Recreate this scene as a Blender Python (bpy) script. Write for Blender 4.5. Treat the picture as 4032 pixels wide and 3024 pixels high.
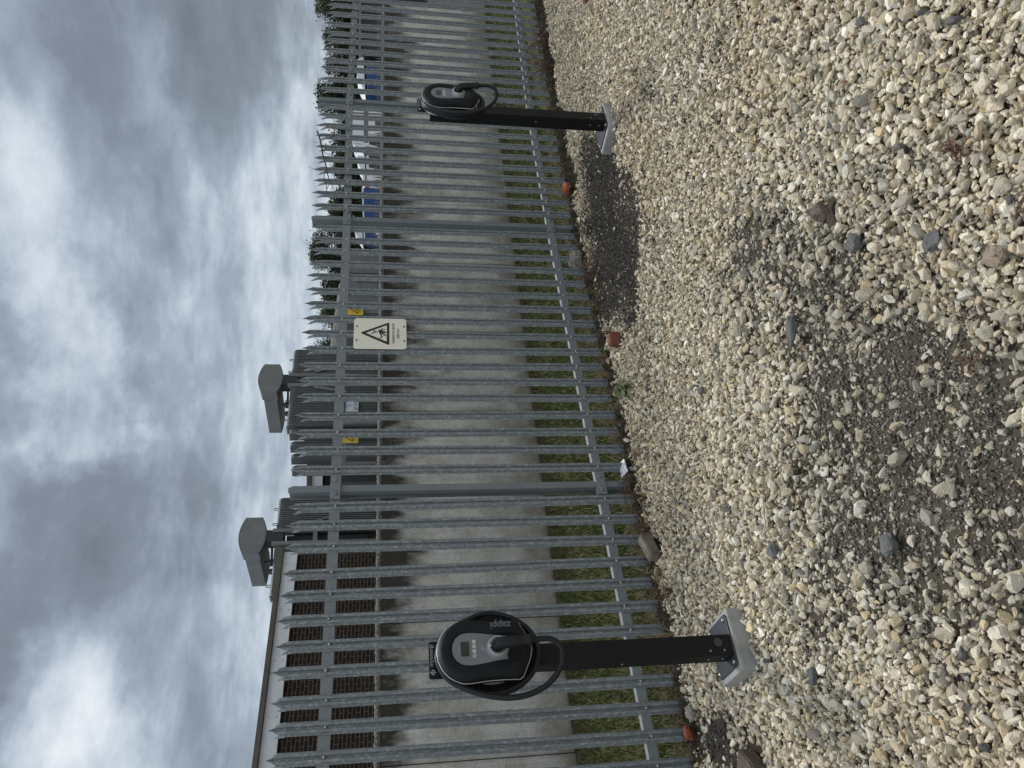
import bpy, bmesh, math, random
import numpy as np
from mathutils import Vector, Matrix

for o in list(bpy.data.objects): bpy.data.objects.remove(o)
S = bpy.context.scene
COL = S.collection
R = math.radians
rng = np.random.default_rng(11)
random.seed(11)

# ------------------------------------------------------------------ camera
# The photograph was taken with the phone held sideways: world up is the picture's left.
CAM = Vector((-1.0275, -4.5664, 1.65))
PITCH, ROLL, YAW = 0.15976, 0.00456, 0.66704
fw = Vector((math.sin(YAW) * math.cos(PITCH), math.cos(YAW) * math.cos(PITCH), -math.sin(PITCH)))
rt = Vector((math.cos(YAW), -math.sin(YAW), 0)); up = rt.cross(fw)
rt2 = rt * math.cos(ROLL) + up * math.sin(ROLL)
up2 = -rt * math.sin(ROLL) + up * math.cos(ROLL)
cd = bpy.data.cameras.new('camera'); cam = bpy.data.objects.new('camera', cd); COL.objects.link(cam)
M = Matrix((-up2, rt2, -fw)).transposed().to_4x4(); M.translation = CAM
cam.matrix_world = M
cd.sensor_width = 36; cd.lens = 36 * 3028 / 4032; cd.clip_start = .05; cd.clip_end = 2000
S.camera = cam
S.render.resolution_x, S.render.resolution_y = 1024, 768

# ------------------------------------------------------------------ sun, sky, exposure
SUN_DIR = Vector((.42, .42, 1.0)).normalized()      # towards the sun, high behind the fence, veiled by cloud
sl = bpy.data.lights.new('sun', 'SUN'); sl.energy = 1.5; sl.angle = R(11); sl.color = (1, .97, .925)
sun = bpy.data.objects.new('sun', sl); COL.objects.link(sun)
sun.rotation_euler = SUN_DIR.to_track_quat('Z', 'Y').to_euler()
S.view_settings.view_transform = 'Standard'; S.view_settings.look = 'None'
S.view_settings.exposure = 0.72; S.view_settings.gamma = 1
S.view_settings.use_curve_mapping = False

W = bpy.data.worlds.new('World'); S.world = W; W.use_nodes = True
nt = W.node_tree; N = nt.nodes; L = nt.links; N.clear()
def nd(t, **k):
    n = N.new(t)
    for a, b in k.items(): setattr(n, a, b)
    return n
def val(node, i, v): node.inputs[i].default_value = v
def mth(op, a, b=None, clamp=False):
    n = nd('ShaderNodeMath', operation=op, use_clamp=clamp)
    for i, x in enumerate((a, b)):
        if x is None: continue
        if isinstance(x, (int, float)): n.inputs[i].default_value = x
        else: L.new(x, n.inputs[i])
    return n.outputs[0]
def sky_dir(rx, ry):
    X = (3024 - ry - 1512) / 3028; Y = -(rx - 2016) / 3028
    return (fw + rt2 * X + up2 * Y).normalized()
tc = nd('ShaderNodeTexCoord')
sx = nd('ShaderNodeSeparateXYZ'); L.new(tc.outputs['Generated'], sx.inputs[0])
zz = mth('ADD', mth('MAXIMUM', sx.outputs[2], 0.0), .20)
cx = nd('ShaderNodeCombineXYZ')
L.new(mth('DIVIDE', sx.outputs[0], zz), cx.inputs[0]); L.new(mth('DIVIDE', sx.outputs[1], zz), cx.inputs[1])
def noise(scale, detail, rough, vec, dist=0.0):
    n = nd('ShaderNodeTexNoise'); L.new(vec, n.inputs['Vector'])
    n.inputs['Scale'].default_value = scale; n.inputs['Detail'].default_value = detail
    n.inputs['Roughness'].default_value = rough; n.inputs['Distortion'].default_value = dist
    return n
n1 = noise(2.6, 12, .58, cx.outputs[0], .1)
n2 = noise(.9, 5, .5, cx.outputs[0], .2)
n3m = nd('ShaderNodeMapping'); n3m.inputs['Scale'].default_value = (1, 1, 1.7); L.new(tc.outputs['Generated'], n3m.inputs[0])
n3 = noise(4.6, 12, .62, n3m.outputs[0], .15)
zz2 = mth('ADD', mth('MAXIMUM', sx.outputs[2], 0.0), .085); cx2 = nd('ShaderNodeCombineXYZ')
L.new(mth('DIVIDE', sx.outputs[0], zz2), cx2.inputs[0]); L.new(mth('DIVIDE', sx.outputs[1], zz2), cx2.inputs[1])
n4 = noise(1.9, 10, .62, cx2.outputs[0], .3)
nw = noise(5.0, 6, .6, tc.outputs['Generated'])          # ragged edges for the big cloud masses
nwv = nd('ShaderNodeVectorMath', operation='MULTIPLY_ADD'); L.new(nw.outputs['Color'], nwv.inputs[0])
nwv.inputs[1].default_value = (.22, .22, .22); L.new(tc.outputs['Generated'], nwv.inputs[2])
nwo = nd('ShaderNodeVectorMath', operation='SUBTRACT'); L.new(nwv.outputs[0], nwo.inputs[0]); nwo.inputs[1].default_value = (.11, .11, .11)
tot = mth('ADD', mth('MULTIPLY', mth('SUBTRACT', n1.outputs['Fac'], .5), .70), mth('MULTIPLY', mth('SUBTRACT', n2.outputs['Fac'], .5), .5))
tot = mth('ADD', mth('ADD', tot, .51), mth('MULTIPLY', mth('SUBTRACT', n3.outputs['Fac'], .5), .70))
hz = nd('ShaderNodeMapRange', interpolation_type='SMOOTHSTEP'); L.new(sx.outputs[2], hz.inputs[0]); val(hz, 1, .0); val(hz, 2, .17); val(hz, 3, .17); val(hz, 4, 0.0)
tot = mth('ADD', tot, hz.outputs[0])
tot = mth('ADD', tot, mth('MULTIPLY', mth('SUBTRACT', n4.outputs['Fac'], .5), .55))
BLOBS = [((250, 1330), .13, .38), ((230, 1000), .10, .10), ((250, 1650), .11, .30), ((330, 800), .10, .04), ((420, 500), .16, -.08), ((150, 1800), .07, .14), ((340, 2780), .13, .32), ((430, 2980), .14, .22), ((300, 2500), .08, .12), ((40, 600), .10, .08),
         ((80, 2350), .17, -.26), ((60, 2850), .20, -.30), ((60, 1450), .12, -.20), ((40, 1150), .10, -.12), ((540, 2150), .11, -.22), ((590, 1850), .09, -.20), ((560, 1500), .09, -.16), ((480, 1200), .09, -.16), ((520, 950), .08, -.08),
         ((20, 60), .16, -.20), ((700, 350), .20, -.10), ((900, 120), .16, -.20), ((1100, 100), .12, -.14), ((620, 2700), .16, -.06), ((420, 1850), .06, -.10), (Vector((-.50, -.62, .60)).normalized(), 1.25, .38)]  # last entry: unseen bright sky added behind the camera to light fence and wall
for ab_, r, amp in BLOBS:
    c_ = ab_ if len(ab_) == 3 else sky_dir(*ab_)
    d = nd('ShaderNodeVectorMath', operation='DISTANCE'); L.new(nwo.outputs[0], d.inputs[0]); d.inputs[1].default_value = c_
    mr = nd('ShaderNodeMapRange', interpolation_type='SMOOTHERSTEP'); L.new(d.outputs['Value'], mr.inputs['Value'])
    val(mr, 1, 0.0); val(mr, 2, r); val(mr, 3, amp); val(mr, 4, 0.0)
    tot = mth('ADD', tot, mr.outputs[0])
rp = nd('ShaderNodeValToRGB'); L.new(tot, rp.inputs[0])
e = rp.color_ramp.elements
e[0].position = .0; e[0].color = (.095, .110, .130, 1)
e[1].position = 1.0; e[1].color = (.62, .635, .65, 1)
for p, c in ((.26, (.135, .156, .186)), (.47, (.215, .252, .302)), (.68, (.375, .42, .465))):
    q = e.new(p); q.color = (*c, 1)
bg1 = nd('ShaderNodeBackground'); L.new(rp.outputs[0], bg1.inputs[0])
# the cloud sheet is brighter overhead, as under any overcast sky
mr = nd('ShaderNodeMapRange'); L.new(sx.outputs[2], mr.inputs[0]); val(mr, 1, .46); val(mr, 2, .85); val(mr, 3, .98); val(mr, 4, 1.5)
L.new(mr.outputs[0], bg1.inputs[1])
st = nd('ShaderNodeTexSky', sky_type='NISHITA'); st.sun_disc = False
st.sun_elevation = math.asin(SUN_DIR.z); st.sun_rotation = math.atan2(SUN_DIR.x, SUN_DIR.y)
bg2 = nd('ShaderNodeBackground'); L.new(st.outputs[0], bg2.inputs[0]); bg2.inputs[1].default_value = .06
mx = nd('ShaderNodeMixShader'); mx.inputs[0].default_value = .90
L.new(bg2.outputs[0], mx.inputs[1]); L.new(bg1.outputs[0], mx.inputs[2])
wo = nd('ShaderNodeOutputWorld'); L.new(mx.outputs[0], wo.inputs[0])

# ------------------------------------------------------------------ materials
def material(name, ramp, rough=.8, metal=0.0, scale=8.0, detail=6, bump=.0, bscale=60, stretch=(1, 1, 1), kind='noise', attr=None, spec=.5, coord='Object'):
    """ramp: [(pos, rgb)...] driven by noise/voronoi in object space; attr multiplies a colour attribute in."""
    m = bpy.data.materials.new(name); m.use_nodes = True
    t = m.node_tree; n = t.nodes; l = t.links
    b = n['Principled BSDF']; b.inputs['Roughness'].default_value = rough; b.inputs['Metallic'].default_value = metal
    b.inputs['Specular IOR Level'].default_value = spec
    c = n.new('ShaderNodeTexCoord'); mp = n.new('ShaderNodeMapping'); mp.inputs['Scale'].default_value = stretch
    oi = n.new('ShaderNodeObjectInfo'); ad = n.new('ShaderNodeVectorMath'); ad.operation = 'MULTIPLY_ADD'
    l.new(oi.outputs['Random'], ad.inputs[0]); ad.inputs[1].default_value = (17, 31, 23); l.new(c.outputs[coord], ad.inputs[2])
    l.new(ad.outputs[0], mp.inputs[0])
    if kind == 'noise':
        x = n.new('ShaderNodeTexNoise'); x.inputs['Detail'].default_value = detail; x.inputs['Roughness'].default_value = .6; out = x.outputs['Fac']
    else:
        x = n.new('ShaderNodeTexVoronoi'); out = None
        sp = n.new('ShaderNodeSeparateColor'); l.new(x.outputs['Color'], sp.inputs[0]); out = sp.outputs[0]
    x.inputs['Scale'].default_value = scale; l.new(mp.outputs[0], x.inputs['Vector'])
    r = n.new('ShaderNodeValToRGB'); l.new(out, r.inputs[0])
    el = r.color_ramp.elements
    el[0].position, el[0].color = ramp[0][0], (*ramp[0][1], 1)
    el[1].position, el[1].color = ramp[-1][0], (*ramp[-1][1], 1)
    for p, col in ramp[1:-1]:
        q = el.new(p); q.color = (*col, 1)
    col_out = r.outputs[0]
    if attr:
        at = n.new('ShaderNodeAttribute'); at.attribute_name = attr
        mu = n.new('ShaderNodeMix'); mu.data_type = 'RGBA'; mu.blend_type = 'MULTIPLY'; mu.inputs[0].default_value = 1
        l.new(at.outputs['Color'], mu.inputs[6]); l.new(col_out, mu.inputs[7]); col_out = mu.outputs[2]
    l.new(col_out, b.inputs['Base Color'])
    if bump:
        y = n.new('ShaderNodeTexNoise'); y.inputs['Scale'].default_value = bscale; y.inputs['Detail'].default_value = 5
        l.new(mp.outputs[0], y.inputs['Vector'])
        bp = n.new('ShaderNodeBump'); bp.inputs['Strength'].default_value = bump; bp.inputs['Distance'].default_value = .01
        l.new(y.outputs['Fac'], bp.inputs['Height']); l.new(bp.outputs[0], b.inputs['Normal'])
    return m
def plain(name, c, rough=.6, metal=0.0, var=.12, scale=6, bump=0, bscale=80, spec=.5, stretch=(1, 1, 1)):
    lo = tuple(max(0, v * (1 - var)) for v in c); hi = tuple(min(1, v * (1 + var)) for v in c)
    return material(name, [(.3, lo), (.7, hi)], rough, metal, scale, 6, bump, bscale, stretch, spec=spec)
def emission_free(m): return m

GALV = material('galvanised_steel', [(.0, (.162, .181, .189)), (.5, (.190, .210, .218)), (.82, (.232, .254, .262)), (1, (.31, .335, .343))], .55, .2, 95, stretch=(1, 1, .62), kind='voronoi', bump=.05, bscale=120)
GALV_RAIL = material('galvanised_rail_steel', [(.3, (.175, .192, .200)), (.7, (.222, .240, .247))], .55, .25, 40, bump=.04)
GALV_POST = material('weathered_post_steel', [(.2, (.150, .172, .182)), (.8, (.215, .235, .240))], .6, .2, 14, stretch=(1, 1, .3), bump=.04)
BOLT = plain('bright_bolt_steel', (.42, .42, .41), .28, .9)
BLACK = plain('black_powder_coat', (.007, .007, .0075), .5, 0, .2, 20, .03, 250, spec=.25)
PLATE = plain('dark_base_plate_paint', (.035, .040, .045), .45, 0, .15, 18, .02, 200)
PLASTIC = plain('black_cover_plastic', (.0075, .009, .011), .62, 0, .12, 30, .02, 300, spec=.25)
BODYPL = plain('dark_body_plastic', (.006, .0065, .0075), .5, spec=.35)
CABLE = plain('black_cable_rubber', (.0085, .0095, .0115), .5, 0, .15, 30, spec=.35)
TRIM = plain('silver_trim', (.50, .51, .51), .35, .3, .06)
FACIA = plain('grey_facia_plastic', (.17, .176, .188), .45, 0, .08, 10)
SILVER = plain('silver_socket_plastic', (.36, .38, .40), .35, .3, .08)
LCD = plain('dark_green_display', (.022, .030, .022), .25)
WHITE = plain('white_print', (.62, .62, .60), .5)
DIMWHITE = plain('dull_grey_print', (.36, .37, .38), .5)
PLINTH = material('cast_concrete', [(.28, (.22, .215, .195)), (.5, (.32, .318, .298)), (.75, (.39, .39, .368))], .9, 0, 6, bump=.25, bscale=90)

# ------------------------------------------------------------------ mesh helpers
class MB:
    def __init__(s): s.v = []; s.f = []; s.sm = []
    def add(s, vs, fs, smooth=False):
        k = len(s.v); s.v += [tuple(p) for p in vs]; s.f += [tuple(i + k for i in f) for f in fs]; s.sm += [smooth] * len(fs); return s
    def box(s, x0, y0, z0, x1, y1, z1):
        p = [(x0, y0, z0), (x1, y0, z0), (x1, y1, z0), (x0, y1, z0), (x0, y0, z1), (x1, y0, z1), (x1, y1, z1), (x0, y1, z1)]
        return s.add(p, [(3, 2, 1, 0), (4, 5, 6, 7), (0, 1, 5, 4), (1, 2, 6, 5), (2, 3, 7, 6), (3, 0, 4, 7)])
    def bbox(s, x0, y0, z0, x1, y1, z1, b=.01):
        """box with chamfered edges"""
        bm = bmesh.new(); bmesh.ops.create_cube(bm, size=1)
        for q in bm.verts: q.co = Vector(((x0 + x1) / 2 + q.co.x * (x1 - x0), (y0 + y1) / 2 + q.co.y * (y1 - y0), (z0 + z1) / 2 + q.co.z * (z1 - z0)))
        bmesh.ops.bevel(bm, geom=bm.edges[:], offset=b, segments=2, affect='EDGES', profile=.6)
        return s.bm(bm)
    def bm(s, bm, smooth=False):
        bm.verts.index_update(); s.add([q.co[:] for q in bm.verts], [[q.index for q in f.verts] for f in bm.faces], smooth); bm.free(); return s
    def prism(s, poly, f0, f1):
        """poly: 2-D points; f0, f1 map a 2-D point to 3-D (front and back)"""
        n = len(poly); a = [f0(*p) for p in poly]; b = [f1(*p) for p in poly]
        return s.add(a + b, [tuple(range(n)), tuple(range(2 * n - 1, n - 1, -1))] + [(i, i + n, (i + 1) % n + n, (i + 1) % n) for i in range(n)])
    def tube(s, pts, r, seg=10, smooth=True, closed=False):
        P = [Vector(p) for p in pts]; n = len(P); rr = r if hasattr(r, '__len__') else [r] * n
        vs = []; fs = []; T = []
        for i in range(n):
            t = (P[min(i + 1, n - 1)] - P[max(i - 1, 0)]); T.append(t.normalized() if t.length else Vector((0, 0, 1)))
        ax = T[0].orthogonal().normalized()
        for i in range(n):
            ax = (ax - T[i] * ax.dot(T[i])).normalized(); bx = T[i].cross(ax)
            for k in range(seg):
                a = 2 * math.pi * k / seg; vs.append(P[i] + (ax * math.cos(a) + bx * math.sin(a)) * rr[i])
        for i in range(n - 1):
            for k in range(seg): fs.append((i * seg + k, i * seg + (k + 1) % seg, (i + 1) * seg + (k + 1) % seg, (i + 1) * seg + k))
        s.add(vs, fs, smooth)
        return s.add([v for v in vs[:seg]], [tuple(range(seg - 1, -1, -1))]).add([v for v in vs[-seg:]], [tuple(range(seg))])
    def rings(s, rings, cap0=True, cap1=True, smooth=True):
        n = len(rings[0]); vs = [p for r in rings for p in r]; fs = []
        for i in range(len(rings) - 1):
            for k in range(n): fs.append((i * n + k, i * n + (k + 1) % n, (i + 1) * n + (k + 1) % n, (i + 1) * n + k))
        s.add(vs, fs, smooth)
        if cap0: s.add(rings[0], [tuple(range(n - 1, -1, -1))])
        if cap1: s.add(rings[-1], [tuple(range(n))])
        return s
    def disc(s, c, r, h, axis='y', seg=16, dome=0):
        """short cylinder from c along -axis (towards the viewer for y), optionally domed"""
        rg = []
        for t, q in ((0, 1), (h * .55, 1), (h * .85, .8), (h, .45)) if dome else ((0, 1), (h, 1)):
            ring = []
            for k in range(seg):
                a = 2 * math.pi * k / seg; u, w = r * q * math.cos(a), r * q * math.sin(a)
                ring.append({'y': (c[0] + u, c[1] - t, c[2] + w), 'x': (c[0] - t, c[1] + u, c[2] + w), 'z': (c[0] + u, c[1] + w, c[2] + t)}[axis])
            rg.append(ring)
        return s.rings(rg, smooth=bool(dome))
    def mesh(s, name):
        m = bpy.data.meshes.new(name); m.from_pydata(s.v, [], s.f); m.polygons.foreach_set('use_smooth', s.sm)
        bm = bmesh.new(); bm.from_mesh(m); bmesh.ops.recalc_face_normals(bm, faces=bm.faces[:]); bm.to_mesh(m); bm.free(); m.update(); return m
    def build(s, name, mat, parent=None, bevel=0):
        o = bpy.data.objects.new(name, s.mesh(name)); o.data.materials.append(mat); COL.objects.link(o)
        if parent: o.parent = parent
        if bevel:
            b = o.modifiers.new('bevel', 'BEVEL'); b.width = bevel; b.segments = 2; b.limit_method = 'ANGLE'
        return o
def tag(o, label=None, cat=None, group=None, kind=None):
    if label: o['label'] = label
    if cat: o['category'] = cat
    if group: o['group'] = group
    if kind: o['kind'] = kind
    return o
def thing(name, label, cat, loc=(0, 0, 0), rz=0, group=None):
    o = bpy.data.objects.new(name, None); o.location = loc; o.rotation_euler = (0, 0, rz); o.empty_display_size = .1; COL.objects.link(o)
    return tag(o, label, cat, group)
def copy_tree(o, parent=None):
    c = o.copy(); COL.objects.link(c)
    if parent: c.parent = parent
    for ch in [x for x in bpy.data.objects if x.parent == o]: copy_tree(ch, c)
    return c
def text(name, s, size, mat, parent, M4, sx=1.0, depth=.0006, align='CENTER'):
    cu = bpy.data.curves.new(name, 'FONT'); cu.body = s; cu.size = size; cu.extrude = depth; cu.align_x = align; cu.align_y = 'CENTER'; cu.resolution_u = 3
    o = bpy.data.objects.new(name, cu); COL.objects.link(o)
    me = bpy.data.meshes.new_from_object(o.evaluated_get(bpy.context.evaluated_depsgraph_get()))
    COL.objects.unlink(o); bpy.data.objects.remove(o)
    me.transform(M4 @ Matrix.Diagonal((sx, 1, 1, 1)))
    r = bpy.data.objects.new(name, me); me.materials.clear(); me.materials.append(mat); COL.objects.link(r); r.parent = parent
    return r
FRONT = Matrix.Rotation(R(90), 4, 'X')          # text plane x-z, facing -y
def smooth_path(pts, n=8):
    P = [Vector(p) for p in pts]; P = [P[0] * 2 - P[1]] + P + [P[-1] * 2 - P[-2]]; out = []
    for i in range(1, len(P) - 2):
        for k in range(n):
            t = k / n; a, b, c, d = P[i - 1], P[i], P[i + 1], P[i + 2]
            out.append(.5 * ((2 * b) + (c - a) * t + (2 * a - 5 * b + 4 * c - d) * t * t + (3 * b - 3 * c + d - a) * t ** 3))
    out.append(P[-2]); return out
def big_mesh(name, V, loops, sizes, mat, col=None, smooth=False):
    me = bpy.data.meshes.new(name)
    me.vertices.add(len(V)); me.vertices.foreach_set('co', V.astype(np.float32).ravel())
    me.loops.add(len(loops)); me.loops.foreach_set('vertex_index', loops.astype(np.int32))
    st_ = np.concatenate([[0], np.cumsum(sizes)[:-1]]).astype(np.int32)
    me.polygons.add(len(sizes)); me.polygons.foreach_set('loop_start', st_)
    me.polygons.foreach_set('use_smooth', np.full(len(sizes), smooth))
    if col is not None:
        a = me.color_attributes.new('tint', 'FLOAT_COLOR', 'POINT'); a.data.foreach_set('color', np.column_stack([col, np.ones(len(col))]).astype(np.float32).ravel())
    me.update(calc_edges=True); me.validate()
    o = bpy.data.objects.new(name, me); me.materials.append(mat); COL.objects.link(o); return o
def vnoise(x, y, seed=0):
    """smooth value noise in numpy, roughly -1..1"""
    r_ = np.random.default_rng(seed).random((64, 64)) * 2 - 1
    xi, yi = np.floor(x).astype(int), np.floor(y).astype(int); fx, fy = x - xi, y - yi
    fx, fy = fx * fx * (3 - 2 * fx), fy * fy * (3 - 2 * fy)
    g = lambda i, j: r_[(i) % 64, (j) % 64]
    return (g(xi, yi) * (1 - fx) + g(xi + 1, yi) * fx) * (1 - fy) + (g(xi, yi + 1) * (1 - fx) + g(xi + 1, yi + 1) * fx) * fy
def poly_dist(x, y, poly):
    """signed distance to a polygon, negative inside"""
    P = np.array(poly); d = np.full(x.shape, 1e9); ins = np.zeros(x.shape, bool)
    for i in range(len(P)):
        a, b = P[i], P[(i + 1) % len(P)]; e_ = b - a
        t = np.clip(((x - a[0]) * e_[0] + (y - a[1]) * e_[1]) / (e_ @ e_), 0, 1)
        d = np.minimum(d, np.hypot(x - a[0] - t * e_[0], y - a[1] - t * e_[1]))
        c = ((a[1] > y) != (b[1] > y)) & (x < (b[0] - a[0]) * (y - a[1]) / (b[1] - a[1] + 1e-12) + a[0]); ins ^= c
    return np.where(ins, -d, d)

# ------------------------------------------------------------------ ground
PATCH = [(1.58, -2.26), (1.27, -2.57), (.93, -2.86), (.61, -3.04), (.14, -3.13), (-.30, -2.80), (-.15, -2.52), (-.08, -2.23), (.10, -1.84), (.41, -1.95), (.66, -2.14), (1.07, -2.29)]
STRIP = [(4.82, -.65), (4.06, -1.10), (3.72, -1.06), (3.12, -1.08), (2.74, -.86), (2.80, -.52), (3.25, -.14), (3.88, -.22), (4.56, -.45)]
CORNER = [(-.55, -.95), (-.45, -.45), (-.2, -.25), (.12, -.15), (.02, -.5), (-.25, -.85)]
def fence_y(x):
    return np.where(x < 4.4, 0.0, np.where(x < 6.03, -.0722 * (x - 4.4) - .045, -.18 - .1116 * (x - 6.03)))
def soil(x, y):
    """1 where bare dark earth shows, 0 under deep gravel"""
    w = .13 * vnoise(x * 3.1, y * 3.1, 3) + .09 * vnoise(x * 7.7, y * 7.7, 4) + .05 * vnoise(x * 17, y * 17, 5)
    a = np.clip(.62 - (poly_dist(x, y, PATCH) + 1.5 * w) / .50, 0, .9)
    b = np.clip(.55 - (poly_dist(x, y, STRIP) + w * 1.5) / .34, 0, 1)
    c = np.clip(.5 - (poly_dist(x, y, CORNER) + w) / .2, 0, 1) * .75
    dist = fence_y(x) - y
    wid = np.where(x > 4.6, .18, np.where(x > 2.6, .03, .045)) + .09 * vnoise(x * 4, y * 4, 8) + .05 * vnoise(x * 11, y * 11, 9)
    d = np.clip(1 - (dist - wid) / .10, 0, 1)
    far = np.clip(.5 - (poly_dist(x, y, [(7.2, -.9), (9, -1.3), (9, -2.2), (7.0, -1.5)]) + w) / .3, 0, 1) * .6
    return np.maximum.reduce([a, b, c, d, far])
def ground_z(x, y):
    f = fence_y(x); t = np.clip((y - f) / (2.5 - f), 0, 1)
    yard = np.where(y > 2.6, -.16, 0)
    zf = -.068 + .03 * np.clip((x - 3) / 3, 0, 1)
    zw = .045 - .0136 * np.clip(x, -3, 14)
    z = zf * (1 - t) + zw * t
    z = np.where(y > 2.62, -.16, z)
    front = np.where(y < f, -.082 - zf, 0) * np.clip((f - y) / .15, 0, 1)
    near = (y < 2.45) & (np.abs(x) < 16)
    return z + front + np.where(near, .008 * vnoise(x * 5, y * 5, 6) + .006 * vnoise(x * 13, y * 13, 7), 0)
def axis(lo, hi, step, far):
    core = np.arange(lo, hi + step / 2, step); out = [core]
    d = step; a = hi; ext = []
    while a < far: d *= 1.35; a += d; ext.append(a)
    d = step; b = lo; ext2 = []
    while b > -far: d *= 1.35; b -= d; ext2.append(b)
    return np.concatenate([ext2[::-1], core, ext])
gx, gy = axis(-2.6, 9.5, .045, 420), axis(-4.4, 2.7, .045, 420)
GX, GY = np.meshgrid(gx, gy); nx, ny = len(gx), len(gy)
gz = ground_z(GX.ravel(), GY.ravel()); sl_ = soil(GX.ravel(), GY.ravel())
xx, yy = GX.ravel(), GY.ravel()
verge = np.clip((yy - fence_y(xx)) / .05, 0, 1) * (yy < 2.62)
gravelc = np.where((xx > -2.4)[:, None] & (xx < 9.4)[:, None] & (yy > -4.3)[:, None], np.array([.075, .063, .047]), np.array([.34, .31, .25])); soilc = np.array([.070, .060, .044]); stripc = np.array([.045, .038, .032]); browns = np.array([.075, .055, .034]); tar = np.array([.055, .055, .052])
gc = gravelc * (1 - sl_[:, None]) + np.where((yy > -1.3)[:, None], stripc, soilc) * sl_[:, None]
near_f = np.clip(1 - np.abs(fence_y(xx) - yy) / .25, 0, 1)[:, None]
gc = gc * (1 - near_f) + browns * near_f
vn = .5 + .5 * vnoise(xx * 2.3, yy * 2.3, 12)
vg = np.array([.060, .068, .024]) * (.6 + .5 * vn)[:, None] + np.array([.03, .018, .008]) * (1 - vn)[:, None]
wb = np.clip((yy - 2.18) / .12, 0, 1)[:, None]
vg = vg * (1 - wb) + np.array([.070, .052, .034]) * wb
gc = gc * (1 - verge[:, None]) + vg * verge[:, None]
gc = np.where((yy > 2.62)[:, None], tar, gc)
iy, ix = np.meshgrid(np.arange(ny - 1), np.arange(nx - 1), indexing='ij'); q = (iy * nx + ix).ravel()
loops = np.column_stack([q, q + 1, q + nx + 1, q + nx]).ravel()
GROUND = material('earth_and_gravel_ground', [(.25, (.62, .62, .62)), (.75, (1.3, 1.3, 1.3))], .95, 0, 55, 8, .7, 110, attr='tint', spec=.2)
ground = big_mesh('ground', np.column_stack([xx, yy, gz]), loops, np.full(len(q), 4), GROUND, gc, True)
tag(ground, kind='structure')

# ------------------------------------------------------------------ loose limestone
def hulls(n, npts, seed):
    r_ = np.random.default_rng(seed); out = []
    for k in range(n):
        sc = np.array([1.16, r_.uniform(.50, .95), r_.uniform(.32, .70)])
        p = r_.normal(size=(npts, 3)); p /= np.linalg.norm(p, axis=1)[:, None]; p = np.clip(p * r_.uniform(.88, 1.12, (npts, 1)), -.86, .86) * sc
        bm = bmesh.new()
        for c in p: bm.verts.new(c)
        h = bmesh.ops.convex_hull(bm, input=bm.verts[:])
        bmesh.ops.delete(bm, geom=[g for g in bm.verts if not g.link_faces], context='VERTS')
        bmesh.ops.triangulate(bm, faces=bm.faces[:]); bm.verts.index_update()
        out.append((np.array([v.co[:] for v in bm.verts]), np.array([[v.index for v in f.verts] for f in bm.faces]))); bm.free()
    return out
HI, LO = hulls(22, 19, 1), hulls(14, 13, 2)
def rotmats(n, tilt):
    a = rng.uniform(0, 2 * np.pi, n); b = rng.normal(0, tilt, n); c = rng.normal(0, tilt, n)
    ca, sa, cb, sb, cc, sc = np.cos(a), np.sin(a), np.cos(b), np.sin(b), np.cos(c), np.sin(c)
    Rz = np.zeros((n, 3, 3)); Rz[:, 0, 0] = ca; Rz[:, 0, 1] = -sa; Rz[:, 1, 0] = sa; Rz[:, 1, 1] = ca; Rz[:, 2, 2] = 1
    Rx = np.zeros((n, 3, 3)); Rx[:, 0, 0] = 1; Rx[:, 1, 1] = cb; Rx[:, 1, 2] = -sb; Rx[:, 2, 1] = sb; Rx[:, 2, 2] = cb
    Ry = np.zeros((n, 3, 3)); Ry[:, 1, 1] = 1; Ry[:, 0, 0] = cc; Ry[:, 0, 2] = sc; Ry[:, 2, 0] = -sc; Ry[:, 2, 2] = cc
    return Rz @ Rx @ Ry
def scatter(name, pos, size, col, mat, tilt=.5):
    """pos n x 3, size n, col n x 3 -> one mesh of stones"""
    d = np.hypot(pos[:, 0] - CAM.x, pos[:, 1] - CAM.y); hi = d < 4.0
    Rm = rotmats(len(pos), tilt); V = []; F = []; K = []; base = 0
    for sel, lib in ((hi, HI), (~hi, LO)):
        idx = np.nonzero(sel)[0]; kind = rng.integers(0, len(lib), len(idx))
        for j, (hv, hf) in enumerate(lib):
            ii = idx[kind == j]
            if not len(ii): continue
            v = np.einsum('nij,kj->nki', Rm[ii], hv) * size[ii][:, None, None] * .5 + pos[ii][:, None, :]
            f = hf[None] + (base + np.arange(len(ii)) * len(hv))[:, None, None]
            V.append(v.reshape(-1, 3)); F.append(f.reshape(-1, 3)); K.append(np.repeat(col[ii], len(hv), axis=0)); base += len(ii) * len(hv)
    V, F, K = np.concatenate(V), np.concatenate(F), np.concatenate(K)
    return big_mesh(name, V, F.ravel(), np.full(len(F), 3), mat, K)
def in_view(x, y, margin):
    dx, dy = x - CAM.x, y - CAM.y
    z = dx * fw.x + dy * fw.y + (-.05 - CAM.z) * fw.z; u = dx * rt.x + dy * rt.y
    v = -(dx * up.x + dy * up.y + (-.05 - CAM.z) * up.z)
    return (z > .4) & (np.abs(u) < z * 1512 / 3028 + margin) & (v < z * 2016 / 3028 + margin)
PLINTHS = [(.157, -.982), (4.175, -1.22)]
ITEMS = [(2.66, -.43, .06), (4.79, -.16, .10), (1.24, -2.79, .06), (1.08, -.17, .09), (3.95, -.02, .09), (-.03, -.12, .08), (-.33, -.82, .09)]
def clear_of(x, y, grow):
    ok = np.ones(x.shape, bool)
    for a, b in PLINTHS: ok &= (np.abs(x - a) > .148 + grow) | (np.abs(y - b) > .134 + grow)
    for a, b, r_ in ITEMS: ok &= np.hypot(x - a, y - b) > r_
    return ok
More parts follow.
